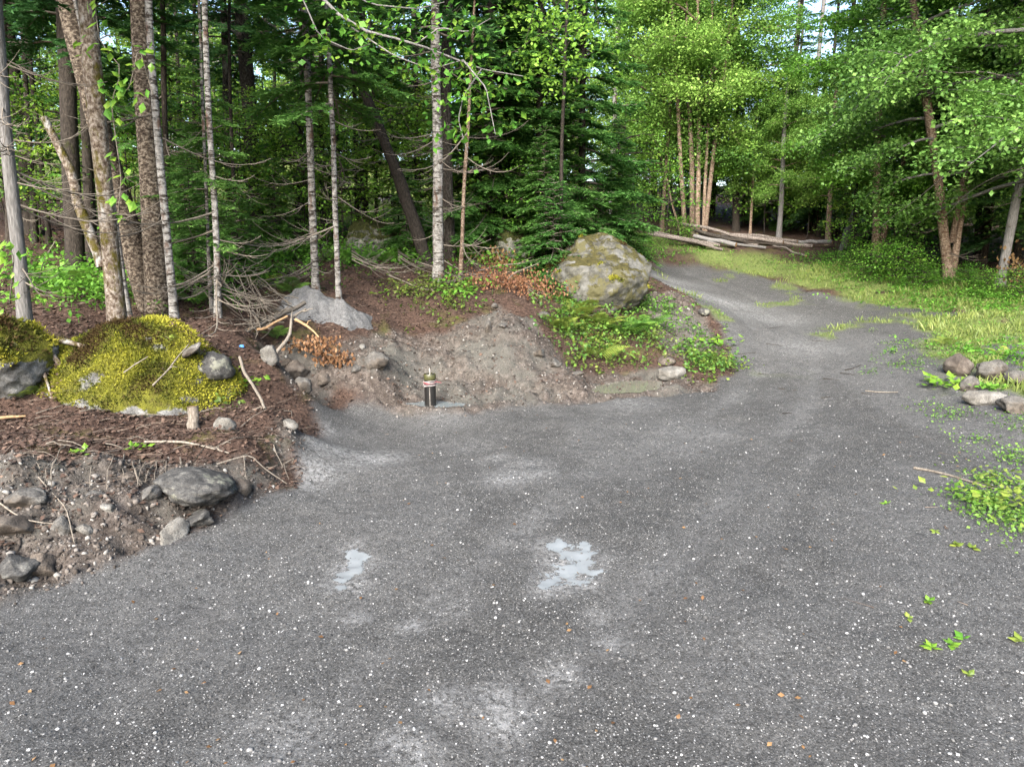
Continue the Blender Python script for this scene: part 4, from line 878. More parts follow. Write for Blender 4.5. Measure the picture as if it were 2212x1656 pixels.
# leafy saplings of the understorey
SAPSTEM = stem_mesh((0, 0, 0), (0, 0, 3.6), .022, 'dark_bark', 6, 1.2, .08, 299)[0]
for i, (u, v, Y, k, s) in enumerate([(90,540,15,'sap0',1.0),(300,520,17,'sap1',.9),(450,470,21,'sap1',1.1),(620,500,19,'sap0',1.1),(880,500,20,'sap1',1.0),(1000,500,21,'sap1',1.1),(1060,520,18.5,'sap0',1.0),(1345,505,25,'sap1',1.1),(1400,498,29,'sap1',1.0),(1440,505,28.6,'sap0',1.0),
    (1650,520,30,'sap0',1.2),(1740,530,29,'sap1',1.0),(1840,552,24,'sap1',.9),(1925,560,21.5,'sap0',1.0),(1975,565,21,'sap0',1.0),(1870,560,22.5,'sap0',.8),(720,480,21,'sap0',1.0),(540,520,17.5,'sap0',.9),(20,520,15,'sap1',.9),(400,500,17,'sap1',.9),(500,520,16,'sap0',.9),(660,520,16.5,'sap1',.8),(760,510,18,'sap1',.8),(850,520,18,'sap0',1.1),(960,520,18,'sap1',.8),(130,530,16,'sap1',.9),(250,530,16,'sap0',1.1),(590,480,20,'sap1',.9),(340,480,19,'sap1',1.0),(30,560,13,'sap1',.7),(180,560,13.5,'sap1',.75),(300,570,13.5,'sap0',.9),(395,560,14.5,'sap1',.7),(450,540,15,'sap0',1.0),(540,540,16,'sap1',.75),(620,530,16.5,'sap0',1.0),(700,520,17,'sap1',.75),(740,530,16.5,'sap0',.9),(830,510,19,'sap1',.9),(915,515,18.5,'sap0',1.1),(990,520,19,'sap1',.8),(1040,525,18,'sap0',1.0),(640,470,22,'sap1',1.0),(520,470,22,'sap1',1.0),(860,475,23,'sap1',1.0),(1120,540,17,'sap0',.8)]):
    b = gb(u, v, Y); root = thing('leafy_sapling', 'thin leafy sapling of the woodland understorey', 'sapling', b, i * 1.3, 'understorey saplings')
    me, pth, rad = stem_mesh((0, 0, 0), (0, 0, 3 if k == 'sap0' else 4.4), .02, 'dark_bark', 6, 1.2, .08, 300 + i); link('trunk', me, root, scale=s); put_crown(root, BRO[k], (0, 0, 0), 0, s)

# woods further off
r = np.random.default_rng(17); far = []
for x in np.arange(-46, 4, 3.6): far.append((x + r.normal() * .7, 47 + 5 * r.random() + .12 * abs(x), ['wall2', 'wall1', 'wall0'][r.integers(3)], .95 + .3 * r.random()))
for x in np.arange(-44, 4, 4.4): far.append((x + r.normal(), 58 + 5 * r.random(), ['wall1', 'fir2', 'wall2'][r.integers(3)], 1.1 + .3 * r.random()))
for x in np.arange(-30, 5, 2.3): far.append((x + r.normal() * .5, 52 + 4 * r.random(), ['wall2', 'wall0'][r.integers(2)], .6 + .15 * r.random()))
for x in np.arange(3, 46, 3.4):
    gap = 11.5 < x < 19.5
    far.append((x + r.normal() * .6, 37 + 4 * r.random(), ['wall0', 'fir2', 'wall1', 'fir0'][r.integers(4)], (.5 if gap else .95) + .2 * r.random()))
for x in np.arange(1, 56, 3.8):
    gap = 16 < x < 24.5
    far.append((x + r.normal() * .6, 48 + 5 * r.random(), ['fir2', 'wall1', 'fir0'][r.integers(3)], (.5 if gap else 1.1) + .2 * r.random()))
for x, y in ((14.5, 22), (16, 19), (17.5, 25), (15.5, 28), (13.5, 30), (19, 21), (18, 16), (20, 12), (17, 30), (12.5, 33)): far.append((x, y, ['fir0', 'fir2', 'maple1'][int(x) % 3], 1.0))
for x, y in ((-10, 15), (-12.5, 12.5), (-14, 16), (-15, 9)): far.append((x, y, ['pole0', 'pole1', 'pole2'][int(-x) % 3], 1.0))
for i, (x, y, k, s) in enumerate(far):
    kind = 'conifer' if k in CON else 'leafy'
    root = thing('background_conifer' if k in CON else 'background_tree', 'tall dark conifer standing in the woods far behind' if k in CON else 'leafy green tree standing in the woods far behind', 'tree', on(x, y), float(r.random() * 6.28), 'conifers of the far woods' if k in CON else 'leafy trees of the far woods')
    if i == 0: STEMFAR = stem_mesh((0, 0, 0), (0, 0, 11), .13, 'dark_bark', 8, 1.3, .12, 5)[0]
    link('trunk', STEMFAR, root, scale=s); put_crown(root, CON[k] if k in CON else BRO[k], (0, 0, 0), 0, s)
r = np.random.default_rng(29)
fillers = [(x + r.normal() * .5, 32 + 6 * r.random()) for x in np.arange(3.5, 30, 1.15)] + [(x + r.normal() * .5, 25 + 10 * r.random()) for x in np.arange(14, 24, 1.2)] + [(x + r.normal() * .6, 40 + 6 * r.random()) for x in np.arange(-30, 2, 2.0)] + [(x + r.normal() * .6, 22 + 5 * r.random()) for x in np.arange(-15, -1, 1.5)]
for i, (x, y) in enumerate(fillers):
    k = ['sap1', 'sap0', 'sap1'][i % 3]; s = 1.0 + .5 * r.random()
    root = thing('leafy_sapling', 'leafy undergrowth sapling between the trunks of the further woods', 'sapling', on(x, y), float(r.random() * 6.28), 'saplings of the further woods')
    link('trunk', SAPSTEM, root, scale=s); put_crown(root, BRO[k], (0, 0, -.3), 0, s)
# bare and thin tops in the sky gap
for u, v1, lab, w in [(1694, 0, 'bare pole showing against the sky right of the birch clump', 7), (1745, 0, 'bare forked treetop against the sky above the right woods', 9)]:
    p = P(u, 400, 40); b = on(p[0], p[1]); root = thing('bare_tree', lab, 'tree', b)
    me, pth, rad = stem_mesh((0, 0, 0), (.1, 0, 19), .17, 'grey_bark', 8, 1.2, .1, u, taper=.35); link('trunk', me, root)
    dress_dead(root, pth, rad, 14, 8, 18, u, None, 2.0)

# low bushes along the right edge of the track
for i, (u, v, Y, s) in enumerate([(1905,580,20,.75),(1935,585,19.6,.85),(1965,590,19.3,.75),(1880,575,20.6,.7),(1840,570,21.6,.6),(2000,600,18.8,.55),(2090,612,18.3,.5),(2130,625,17.6,.5),(2200,640,16.5,.6),(1470,520,28.6,.7),(1380,545,25.5,.55),(1370,530,26,.7),(1345,540,24,.7)]):
    b = gb(u, v, Y); root = thing('bush', 'low green bush at the edge of the clearing', 'bush', b, i * 2.1, 'bushes along the clearing edge'); put_crown(root, BRO['shrub'], (0, 0, -.1), 0, s)

# ------------------------------------------------------------------ birch logs piled behind the grass
def Lz(zx, zy): return ((1900 + zx / 3.16) * .72, (600 + zy / 3.16) * .72)
logs = [((130,303),(820,432),28,28.0,27.2,'longest pale birch log at the left front of the pile'),((140,348),(850,487),22,27.6,26.8,'thin white log lowest at the left front of the pile'),((420,258),(1280,440),30,28.6,27.6,'birch log lying highest with its left end raised'),
 ((570,345),(1040,460),34,28.3,27.4,'brown log under the raised one, its cut end showing'),((570,388),(980,478),40,28.0,27.0,'thick grey log at the bottom centre of the left stack'),((840,372),(1420,452),35,28.5,27.2,'mottled log crossing from the left stack to the right'),
 ((1000,395),(1550,462),28,28.8,27.3,'thin log at the back of the pile'),((1310,458),(1690,492),28,27.6,26.8,'reddish log low at the right of the pile'),((1320,478),(1640,577),16,27.0,25.2,'thin white pole sliding off the right front of the pile'),((1500,455),(1890,467),32,27.6,26.6,'smooth grey log at the right end with a torn orange tip'),
 ((200,325),(760,452),20,27.7,27.0,'thin pole second from the front of the left stack'),((480,300),(1100,420),20,28.7,27.8,'thin brown pole just under the highest log'),((700,410),(1250,470),22,27.6,26.9,'grey pole running along the front of the stack centre'),((900,420),(1500,480),18,27.4,26.8,'thin dark pole along the foot of the right stack'),((620,330),(1180,430),24,28.4,27.5,'mottled pole behind the brown log'),((1150,440),(1700,478),20,28.0,27.0,'slender pole at the back of the right stack'),
 ((330,372),(700,440),24,27.8,27.2,'short dark log tucked beneath the left stack')]
for i, (a, b, w, y0, y1, lab) in enumerate(logs):
    p0 = P(*Lz(*a), y0); p1 = P(*Lz(*b), y1); c = (p0 + p1) / 2
    zmin = min(p0[2] - height(p0[0], p0[1]), p1[2] - height(p1[0], p1[1])); rr = w * .228 * 27.5 / FOC / 2 * 1.05; lift_ = max(0., rr * 1.3 - zmin) + (.06 if i in (2, 3, 5, 6) else .03); p0[2] += lift_; p1[2] += lift_; c[2] += lift_
    root = thing('birch_log', lab, 'log', c, 0, 'piled birch logs')
    path = jitter_path(p0 - c, p1 - c, 14, .05, 400 + i); rad = np.linspace(rr * .9, rr * 1.12, 14)
    V, F = tube(path, rad, 10, rough=.08, seed=i); MB().add(V, F).build('bark', M[['log_bark', 'log_bark', 'log_bark', 'spruce_bark', 'grey_bark', 'log_bark', 'log_bark', 'log_bark', 'log_bark', 'grey_bark', 'log_bark', 'spruce_bark', 'grey_bark', 'dark_bark', 'log_bark', 'log_bark', 'dark_bark'][i]], root)
    for e in (0, -1):
        V, F = caps(path, rad, 10, e); MB().add(V, F).build('cut_end', M['cut_wood'], root)

# ------------------------------------------------------------------ sticks, roots and brush
def stick(label, pts_, r0, mat='dead_wood', name='stick', r1=None, side=0, cat='stick', seed=0, group=None):
    pts_ = [np.asarray(p, float) for p in pts_]; c = pts_[0]; ctrl = np.array(pts_) - c
    t = np.linspace(0, 1, 12); tt = np.linspace(0, 1, len(ctrl)); path = np.stack([np.interp(t, tt, ctrl[:, k]) for k in range(3)], -1)
    L = np.linalg.norm(ctrl[-1]); path += np.stack([vnoise(np.c_[t * 4, t * 0 + seed * 3.3, t * 0 + k * 9], seed) for k in range(3)], -1) * .018 * L * np.array([1, 1, .4])
    root = thing(name, label, cat, c, 0, group)
    V, F = tube(path, np.linspace(r0, r1 if r1 else r0 * .5, 12), 7, rough=.12, seed=seed); MB().add(V, F).build('stem', M[mat], root)
    r = np.random.default_rng(seed + 50)
    for k in range(side):
        p = path[r.integers(3, 11)]; d = ctrl[-1] / L + r.normal(size=3) * .6; d[2] = abs(d[2]) * .5; l = L * (.12 + .2 * r.random())
        V, F = tube(jitter_path(p, p + d * l, 5, .02, k + seed), np.linspace(r0 * .4, r0 * .15, 5), 5); MB().add(V, F).build('side_twig', M[mat], root)
    return root
def gl(u, v, dz=.012): p = GZ(u, v); p[2] += dz; return p
stick('long dry stick lying in the weeds at the right edge', [gl(1975, 1013), gl(2050, 1032), gl(2155, 1062)], .016, side=2, seed=1)
stick('thin pale twig on the gravel left of the right stones', [gl(1870, 842), gl(1895, 846), gl(1940, 846)], .012, seed=2)
stick('bent dark twig on the track gravel', [gl(1825, 800), gl(1840, 798), gl(1860, 788)], .009, 'dark_bark', seed=3)
stick('pale pole leaning on the bank corner right of the moss boulder', [P(515, 772, 8.35), P(545, 835, 8.0), gl(576, 902, .02)], .02, seed=4, r1=.016)
stick('long pale stick across the litter above the dusty slab', [gl(310, 962, .03), gl(400, 970, .04), gl(497, 990, .03)], .014, seed=5, side=2)
stick('orange split stick at the left edge below the moss boulder', [gl(-20, 912, .03), gl(25, 906, .05), gl(55, 902, .04)], .02, 'cut_wood', seed=6)
stick('grey twig arching over the top of the dusty slab', [gl(470, 1025, .05), gl(540, 1018, .14), gl(620, 1042, .04)], .009, seed=7, side=3)
stick('thin root trailing down the left bank face', [gl(85, 1040, .03), gl(150, 1120, .03), gl(163, 1200, .02)], .007, seed=8)
stick('thin twig hanging from the bank at the left edge', [gl(0, 1105, .04), gl(60, 1140, .05), gl(140, 1150, .03)], .007, seed=9)
stick('forked twig standing by the dusty slab', [gl(390, 1080, .02), gl(415, 1050, .12), gl(448, 1020, .18)], .009, 'dark_bark', seed=10, side=2)
stick('bleached twig lying on the front of the moss boulder', [P(330, 832, 7.62), P(362, 800, 7.6), P(405, 745, 7.85)], .011, 'dead_wood', seed=11, side=2)
stick('short bleached twig in the middle of the moss boulder', [P(268, 805, 7.6), P(290, 788, 7.65), P(320, 770, 7.7)], .009, 'dead_wood', seed=12, side=1)
stick('broken yellow branch jutting from the brush heap', [P(520, 715, 10.2), P(570, 710, 10.1), P(620, 683, 10.4)], .028, 'cut_wood', seed=13)
stick('grey twisted root at the left of the spoil heap', [P(590, 770, 9.9), P(625, 725, 10.2), P(630, 685, 10.5), P(660, 668, 10.8)], .03, 'dead_wood', seed=14, side=5)
stick('short broken root below the grey spoil heap', [P(640, 690, 10.4), P(665, 705, 10.2), P(690, 728, 10.1)], .022, 'cut_wood', seed=15, side=2)
stick('fallen grey branch on the litter behind the brown mound', [P(900, 565, 14.5), P(950, 580, 14.2), P(1000, 604, 13.9)], .018, seed=16, side=4)
stick('fallen branch slanting over the litter below the mossy boulder', [P(840, 595, 14), P(900, 618, 13.6), P(935, 628, 13.3)], .016, seed=17, side=4)
stick('pale forked stick crossing the shaded boulder under the fir', [P(1060, 645, 14.2), P(1110, 590, 14.8), P(1165, 568, 15)], .016, seed=18, side=3)
stick('thin fallen branch at the left of the shaded boulder', [P(1010, 590, 15), P(1080, 572, 15.2), P(1160, 566, 15.2)], .013, seed=19, side=4)
r = np.random.default_rng(88)
for i in range(26):
    u, v = r.uniform(0, 620), r.uniform(880, 1010); a_ = r.uniform(-.5, .5); l = r.uniform(25, 80)
    stick('short dry twig lying in the litter of the left bank', [gl(u, v, .02), gl(u + l * .5, v + a_ * l * .3, .04), gl(min(u + l, 630), v + a_ * l * .6, .025)], .0045 + .003 * r.random(), 'dead_twig', seed=500 + i, group='twigs in the bank litter')
for i in range(16):
    u, v = r.uniform(1400, 1950), r.uniform(690, 900); l = r.uniform(18, 45)
    stick('small dark twig lying on the upper gravel', [gl(u, v), gl(u + l, v + r.uniform(-8, 8))], .006, 'dark_bark', seed=600 + i, group='twigs on the upper gravel')
# weathered wood stub under the boulder
wb2 = GZ(420, 915); root = thing('wood_stub', 'weathered mossy stub of wood below the pale face of the moss boulder', 'stump', wb2)
V, F = tube(jitter_path((0, 0, -.05), (-.03, .03, .24), 7, .015, 3), np.linspace(.085, .065, 7), 10, rough=.25); MB().add(V, F).build('wood', M['dead_wood'], root)
V, F = caps([(0, 0, 0), (-.03, .03, .24)], [.06, .06], 10); MB().add(V, F).build('broken_top', M['cut_wood'], root)
# brush: a fallen dead conifer top with arched bare branches
fb = P(640, 655, 11.0); root = thing('brush_heap', 'heap of bare arching branches left of the grey spoil heap', 'brush', fb)
V, F = tube(jitter_path((.1, .1, 0), P(500, 735, 9.6) - fb, 12, .05, 21), np.linspace(.035, .015, 12), 7); MB().add(V, F).build('stem', M['dead_twig'], root)
r = np.random.default_rng(21)
for k in range(46):
    t = r.random(); p0 = (P(640, 655, 11.0) * (1 - t) + P(545, 715, 9.9) * t) - fb + r.normal(size=3) * .06
    d = P(500 + r.uniform(-40, 40), 640 + r.uniform(-80, 90), 9.9 + r.uniform(-.5, .6)) - fb - p0
    V, F = tube(jitter_path(p0, p0 + d * r.uniform(.6, 1.2), 9, .05, 700 + k, (0, 0, -.22 + .25 * r.random())), np.linspace(.010, .003, 9), 5); MB().add(V, F).build('branch', M['dead_twig'], root)
# low dead branches around the white birch pole and behind
for i, (u, v, Y, lab) in enumerate([(480,640,10.1,'bare dead branch sweeping right from the white birch pole'),(470,600,10.1,'upper bare branch reaching right from the white birch pole'),(760,560,13,'bare fallen branch tangle left of the dark boulder'),(690,580,12.6,'bare branch tangle between the two birches'),(860,560,14.5,'dry branch tangle in front of the dark boulder'),(1000,620,14,'dry branches at the foot of the thin tan pole'),(1140,640,14.2,'dry branches in the brown leaves left of the lichen boulder')]):
    b = P(u, v, Y); b[2] = max(b[2], height(b[0], b[1]) + .1); root = thing('dead_bough', lab, 'branch', b)
    for k in range(5): link('branch', DEAD[(k + i) % 8], root, (0, 0, .05 * k), (.2 * k - .3, .1, -.5 + k * .35 + (3.1 if i % 2 else 0)), 1.1)

# roots hanging from the litter lip of the left bank
r = np.random.default_rng(63)
for i in range(22):
    u = r.uniform(20, 620); v = 1000 + 12 * r.normal() - max(0, u - 480) * .25; p0 = gl(u, v, .03); p1 = gl(u + r.uniform(-25, 25), v + r.uniform(25, 75), .03)
    stick('thin bare root hanging from the litter edge of the bank', [p0, (p0 + p1) / 2 + np.array([0, -.03, .03]), p1], .004 + .004 * r.random(), 'dead_twig', 'root', seed=800 + i, side=2, group='roots along the bank edge', cat='root')
# bits of leaf lying on the moss
me_ = big.data; nv = len(me_.vertices); co = np.empty(nv * 3); me_.vertices.foreach_get('co', co); co = co.reshape(-1, 3); no = np.empty(nv * 3); me_.vertex_normals.foreach_get('vector', no); no = no.reshape(-1, 3)
ky = fbm(co * 1.6 + 5, 3, 91); idx = np.where((no[:, 2] > .35) & (ky > .12))[0]; n = 1500; pk = r.choice(idx, n)
V, F = scatter(LEAF2_V, LEAF2_F, co[pk] + no[pk] * .02 + r.normal(size=(n, 3)) * .02, rotm(r.random(n) * 6.28, r.normal(size=n) * .4, r.normal(size=n) * .4), .035 * (.5 + r.random(n)))
tag(MB().add(V, F, rep(np.clip(r.beta(2.5, 1.8, n), 0, 1), 4)).build('leaf_bits', M['litter'], big, smooth=False), kind='stuff')
# branches with withered brown leaves
def withered(label, pts_, n, spread, seed, size=.09):
    pts_ = np.array([np.asarray(p, float) for p in pts_]); c = pts_.mean(0); root = thing('withered_branch', label, 'branch', c); r = np.random.default_rng(seed)
    cs = []
    for k in range(len(pts_) - 1):
        V, F = tube(jitter_path(pts_[k] - c, pts_[k + 1] - c, 8, .03, seed + k), np.linspace(.014, .006, 8), 5); MB().add(V, F).build('branch', M['dead_twig'], root)
        cs.append(np.linspace(pts_[k] - c, pts_[k + 1] - c, n // (len(pts_) - 1)))
    cs = np.concatenate(cs) + r.normal(size=(len(np.concatenate(cs)), 3)) * spread; m = len(cs)
    R_ = rotm(r.random(m) * 6.28, -1.35 + r.normal(size=m) * .35, r.normal(size=m) * .5)
    V, F = scatter(LEAF2_V, LEAF2_F, cs, R_, size * (.6 + .7 * r.random(m)))
    tag(MB().add(V, F, rep(np.clip(.55 + r.normal(size=m) * .22, 0, 1), 4)).build('withered_leaves', M['dead_leaves'], root, smooth=False), kind='stuff')
withered('fallen branch with hanging orange-brown leaves left of the pit', [P(620, 745, 10.2), P(690, 735, 10.4), P(705, 765, 10.2), P(755, 775, 10.3)], 520, (.10, .08, .06), 31, .065)
withered('wide tangle of rust-brown withered leaves left of the lichen boulder', [P(1015, 625, 14), P(1060, 600, 14.4), P(1110, 620, 14.3), P(1150, 610, 14.6), P(1185, 640, 14.2)], 2400, (.26, .2, .13), 32, .06)
withered('brown withered bough under the shaded boulder', [P(1030, 565, 15.6), P(1075, 545, 15.8), P(1090, 580, 15.4)], 300, (.16, .1, .1), 33, .08)
withered('few rusty withered fronds at the foot of the fern slope', [P(1255, 745, 13.2), P(1290, 725, 13.4), P(1310, 760, 13.1)], 180, (.14, .1, .09), 34, .07)
withered('reddish withered bough at the right edge of the woods', [P(2190, 560, 18), P(2215, 590, 17.5)], 200, (.3, .2, .2), 35, .1)

# ------------------------------------------------------------------ ferns and herbs
def frond_mesh(seed, matn):
    r = np.random.default_rng(seed); mb = MB(); n = 17; t = np.linspace(0, 1, 9)
    path = np.c_[t * 0, t, .55 * t - .62 * t ** 2.2]; V, F = tube(path, np.linspace(.008, .002, 9), 4); mb.add(V, F, .3)
    for k in range(n):
        tt = .16 + .83 * k / n; p = np.array([0, tt, .55 * tt - .62 * tt ** 2.2]); l = .30 * math.sin(math.pi * min(1, .12 + tt * .95) ** .8) * (1.02 - .25 * tt) + .02
        for s in (-1, 1):
            d = np.array([s * .92, .35, -.12]); d /= np.linalg.norm(d); w = np.array([0, 1, .1]) * .015
            q = [p - w * .7, p + w * .7, p + d * l * .33 + w * 1.05, p + d * l * .33 - w * 1.05, p + d * l * .66 + w * .75 - [0, 0, l * .04], p + d * l * .66 - w * .75 - [0, 0, l * .04], p + d * l - [0, 0, l * .12]]
            mb.add(q, [[0, 3, 2], [0, 2, 1], [3, 5, 4], [3, 4, 2], [5, 6, 4]], np.clip(.45 + .15 * r.normal() + .25 * tt, 0, 1))
    return mb.mesh('frond', M[matn], smooth=False)
FR = [frond_mesh(k, 'fern') for k in range(3)]; FRY = [frond_mesh(k + 9, 'yellow_fern') for k in range(2)]
def fern(label, u, v, Y, s, n=7, yellow=False, group=None, ground_=True):
    b = P(u, v, Y); b = on(b[0], b[1]) if ground_ else b; root = thing('fern', label, 'fern', b, u * .9, group); r = np.random.default_rng(int(u * 7 + v))
    for k in range(n):
        link('frond', (FRY if yellow else FR)[k % 2], root, (0, 0, 0), (.25 + .3 * r.random(), .15 * r.normal(), k * 6.283 / n + .3 * r.normal()), s * (.75 + .45 * r.random()))
for a_ in [('dark green fern at the left, under the dark mossy trunk', 115, 610, 10.8, .6), ('fern between the dark trunk and the mossy birch', 205, 610, 10.6, .6), ('fern left of the white birch pole', 418, 640, 10.6, .55, 8), ('fern in the shade behind the white birch pole', 500, 590, 12.5, .6), ('spreading fern under the flared spruce', 570, 560, 14.5, .75, 8), ('fern in front of the flared spruce', 610, 545, 14.8, .7, 8), ('bright yellow-green fern left of the spoil heap', 555, 585, 12.4, .5, 6, True), ('light green fern standing above the spoil heap', 628, 605, 12.2, .55, 6), ('fern low under the broken yellow branch', 597, 705, 10.6, .45, 6),
           ('fern left of the dark moss-draped boulder', 745, 585, 14.5, .55), ('fern under the dark moss-draped boulder', 790, 580, 15, .55), ('fern right of the dark moss-draped boulder', 880, 560, 15.6, .5), ('fern between the slender birch and the dark boulder', 830, 575, 15, .5),
           ('tall yellow-green fern under the lichen boulder', 1252, 660, 13.9, .75, 9, True), ('yellow-green fern left of the tall one on the slope', 1215, 740, 13.0, .7, 8, True), ('second yellow-green fern under the lichen boulder', 1300, 690, 13.7, .65, 9, True), ('green fern clump below the right side of the lichen boulder', 1350, 700, 13.7, .68, 11), ('fern at the right of the fern slope', 1400, 690, 14.4, .6, 9), ('small yellow fern low on the fern slope', 1290, 770, 12.7, .6, 8, True), ('small yellow fern at the foot of the slope by the mound', 1225, 720, 13.1, .38, 5, True),
           ('lone yellow fern on the gravel at the right', 2050, 745, 12.9, .42, 4, True), ('yellow fern among the weeds at the right edge', 2165, 775, 11.8, .42, 5, True), ('small fern at the left edge below the moss boulder', 70, 818, 7.6, .28, 4, True), ('small pale fern left of the moss boulder', 40, 805, 7.5, .25, 4, True)]:
    fern(*a_)
def herb_leaf(matn):
    return MB().add(LEAF_V * np.array([1.15, 1, 1]), LEAF_F, [.35, .6, .5, .6, .8]).mesh('leaf', M[matn], smooth=False)
HL = {k: herb_leaf(k) for k in ('bright_leaves', 'leaves', 'yellow_fern', 'dark_leaves')}
def herb(label, b, s, n, matn, spread=0., tiers=1, name='weed', group=None, cat='weed', tilt=.35):
    root = thing(name, label, cat, b, 0, group); r = np.random.default_rng(int(abs(b[0]) * 1000 + n))
    for k in range(n):
        off = r.normal(size=2) * spread; z = .015 + (.9 * s * tiers) * (k / n) if tiers > 1 else .012 + spread * .55 * r.random()
        link('leaf', HL[matn], root, (off[0], off[1], z), (tilt + .25 * r.normal(), .2 * r.normal(), k * 2.4 + r.normal() * .3), s * (.6 + .7 * r.random()))
    if tiers > 1:
        V, F = tube([(0, 0, -.02), (0, 0, .45 * s * tiers), (.01, 0, .9 * s * tiers)], .006, 5); MB().add(V, F, .3).build('stem', M['fern'], root)
for lab, u, v, s, n, m in [('toothed weed rosette on the gravel near the lower right corner', 2012, 1400, .06, 7, 'bright_leaves'), ('second weed rosette right of the toothed one', 2055, 1398, .055, 5, 'bright_leaves'), ('blue-green seedling above the lower right rosettes', 2080, 1382, .06, 4, 'leaves'), ('weed tuft on the gravel above the lower right rosettes', 2005, 1302, .065, 7, 'bright_leaves'),
    ('tiny yellow-green sprout on the gravel', 1963, 1342, .04, 5, 'yellow_fern'), ('small sprout at the lower right below the rosettes', 2093, 1460, .05, 4, 'yellow_fern'), ('sprout at the right margin of the gravel', 2205, 1400, .06, 4, 'yellow_fern'), ('flat weed cluster left of the weed patch', 2065, 1180, .06, 8, 'yellow_fern'), ('flat weed right of the flat weed cluster', 2100, 1188, .06, 6, 'yellow_fern'), ('small pale weed on the gravel below the dry stick', 2020, 1150, .05, 5, 'yellow_fern'), ('tiny weed left of the dry stick end', 1915, 1090, .05, 4, 'bright_leaves')]:
    herb(lab, gl(u, v, 0), s, n, m)
for lab, u, v, s, n, m, sp in [('broad-leaved plant patch beside the right stones', 2042, 838, .13, 70, 'bright_leaves', .2), ('bright broad-leaved patch beside the upper track', 1535, 745, .13, 75, 'bright_leaves', .26), ('leafy weeds growing between the right stones', 2128, 842, .1, 40, 'leaves', .12), ('bright weed patch at the right edge of the gravel', 2180, 1105, .08, 130, 'yellow_fern', .24), ('green weeds at the left of the bright weed patch', 2105, 1085, .07, 50, 'bright_leaves', .12), ('low weeds under the dry stick', 2150, 1040, .07, 40, 'yellow_fern', .14), ('leafy clump at the corner of the bank right of the moss boulder', 530, 835, .085, 60, 'bright_leaves', .14), ('leafy sprigs at the left foot of the leaning pole', 470, 850, .07, 35, 'yellow_fern', .1),
    ('small green plant on the dirt below the litter', 175, 1000, .06, 10, 'bright_leaves', .04), ('leafy plant under the fallen pale stick', 300, 975, .06, 14, 'bright_leaves', .05), ('bright plant on the litter behind the pit', 820, 640, .09, 16, 'bright_leaves', .08), ('yellow moss and plants under the silvery ringed trunk', 900, 630, .07, 90, 'yellow_fern', .35), ('low green plants under the mound rim', 1010, 640, .09, 40, 'leaves', .18), ('seedlings on the fern slope above the puddle', 1380, 720, .1, 60, 'leaves', .35), ('leafy weeds at the right of the fern slope', 1430, 670, .09, 70, 'leaves', .35), ('grassy weeds at the right end of the puddle', 1540, 790, .07, 80, 'yellow_fern', .3), ('leafy weeds on top of the moss boulder', 370, 735, .05, 10, 'yellow_fern', .05), ('woodland herbs in the shade left of the mossy birch', 190, 640, .08, 60, 'dark_leaves', .3), ('woodland herbs under the shaggy birch', 150, 655, .07, 50, 'leaves', .25), ('herbs among the ferns behind the brush heap', 540, 600, .09, 60, 'leaves', .4), ('herbs beside the dark boulder', 900, 575, .09, 50, 'leaves', .4), ('dark leafy plants left of the lichen boulder', 1190, 620, .08, 120, 'dark_leaves', .28), ('green sapling leaves left of the lichen boulder', 1160, 590, .09, 90, 'leaves', .3)]:
    p = gl(u, v, .01)
    if 'on top of the moss' in lab: p = P(u, v, 8.0)
    herb(lab, p, s, n, m, sp)

# vines with large leaves
def vine(label, uvs, Y, n, s, seed, sx=.10):
    pts_ = np.array([P(u, v, Y) for u, v in uvs]); c = pts_[0]; root = thing('vine', label, 'vine', c); r = np.random.default_rng(seed)
    t = np.linspace(0, 1, 14); tt = np.linspace(0, 1, len(pts_)); path = np.stack([np.interp(t, tt, pts_[:, k] - c[k]) for k in range(3)], -1)
    V, F = tube(path, .006, 5); MB().add(V, F).build('stem', M['dead_twig'], root)
    for k in range(n):
        p = path[r.integers(14)] + r.normal(size=3) * np.array([sx, .05, .06]) + np.array([0, -.08, 0])
        link('leaf', HL[['bright_leaves', 'leaves', 'bright_leaves'][k % 3]], root, p, (-.75 + r.normal() * .35, r.normal() * .3, 3.14 + r.normal() * .9), s * (.75 + .5 * r.random()))
vine('vine with bright heart-shaped leaves climbing between the two yellow birches', [(255, 470), (262, 380), (250, 300), (240, 220), (265, 150), (215, 90), (205, 10)], 8.7, 46, .13, 3, .09)
vine('vine leaves reaching right over the shaggy birch stems', [(250, 210), (280, 190), (300, 100), (330, 205)], 8.8, 30, .13, 4, .09)
vine('leafy vine round the foot of the grey-barked spruce', [(20, 655), (25, 610), (30, 560), (20, 530)], 7.5, 44, .10, 5, .10)
vine('few vine leaves right of the grey-barked spruce', [(85, 600), (95, 560), (120, 520)], 8.2, 9, .10, 6, .05)

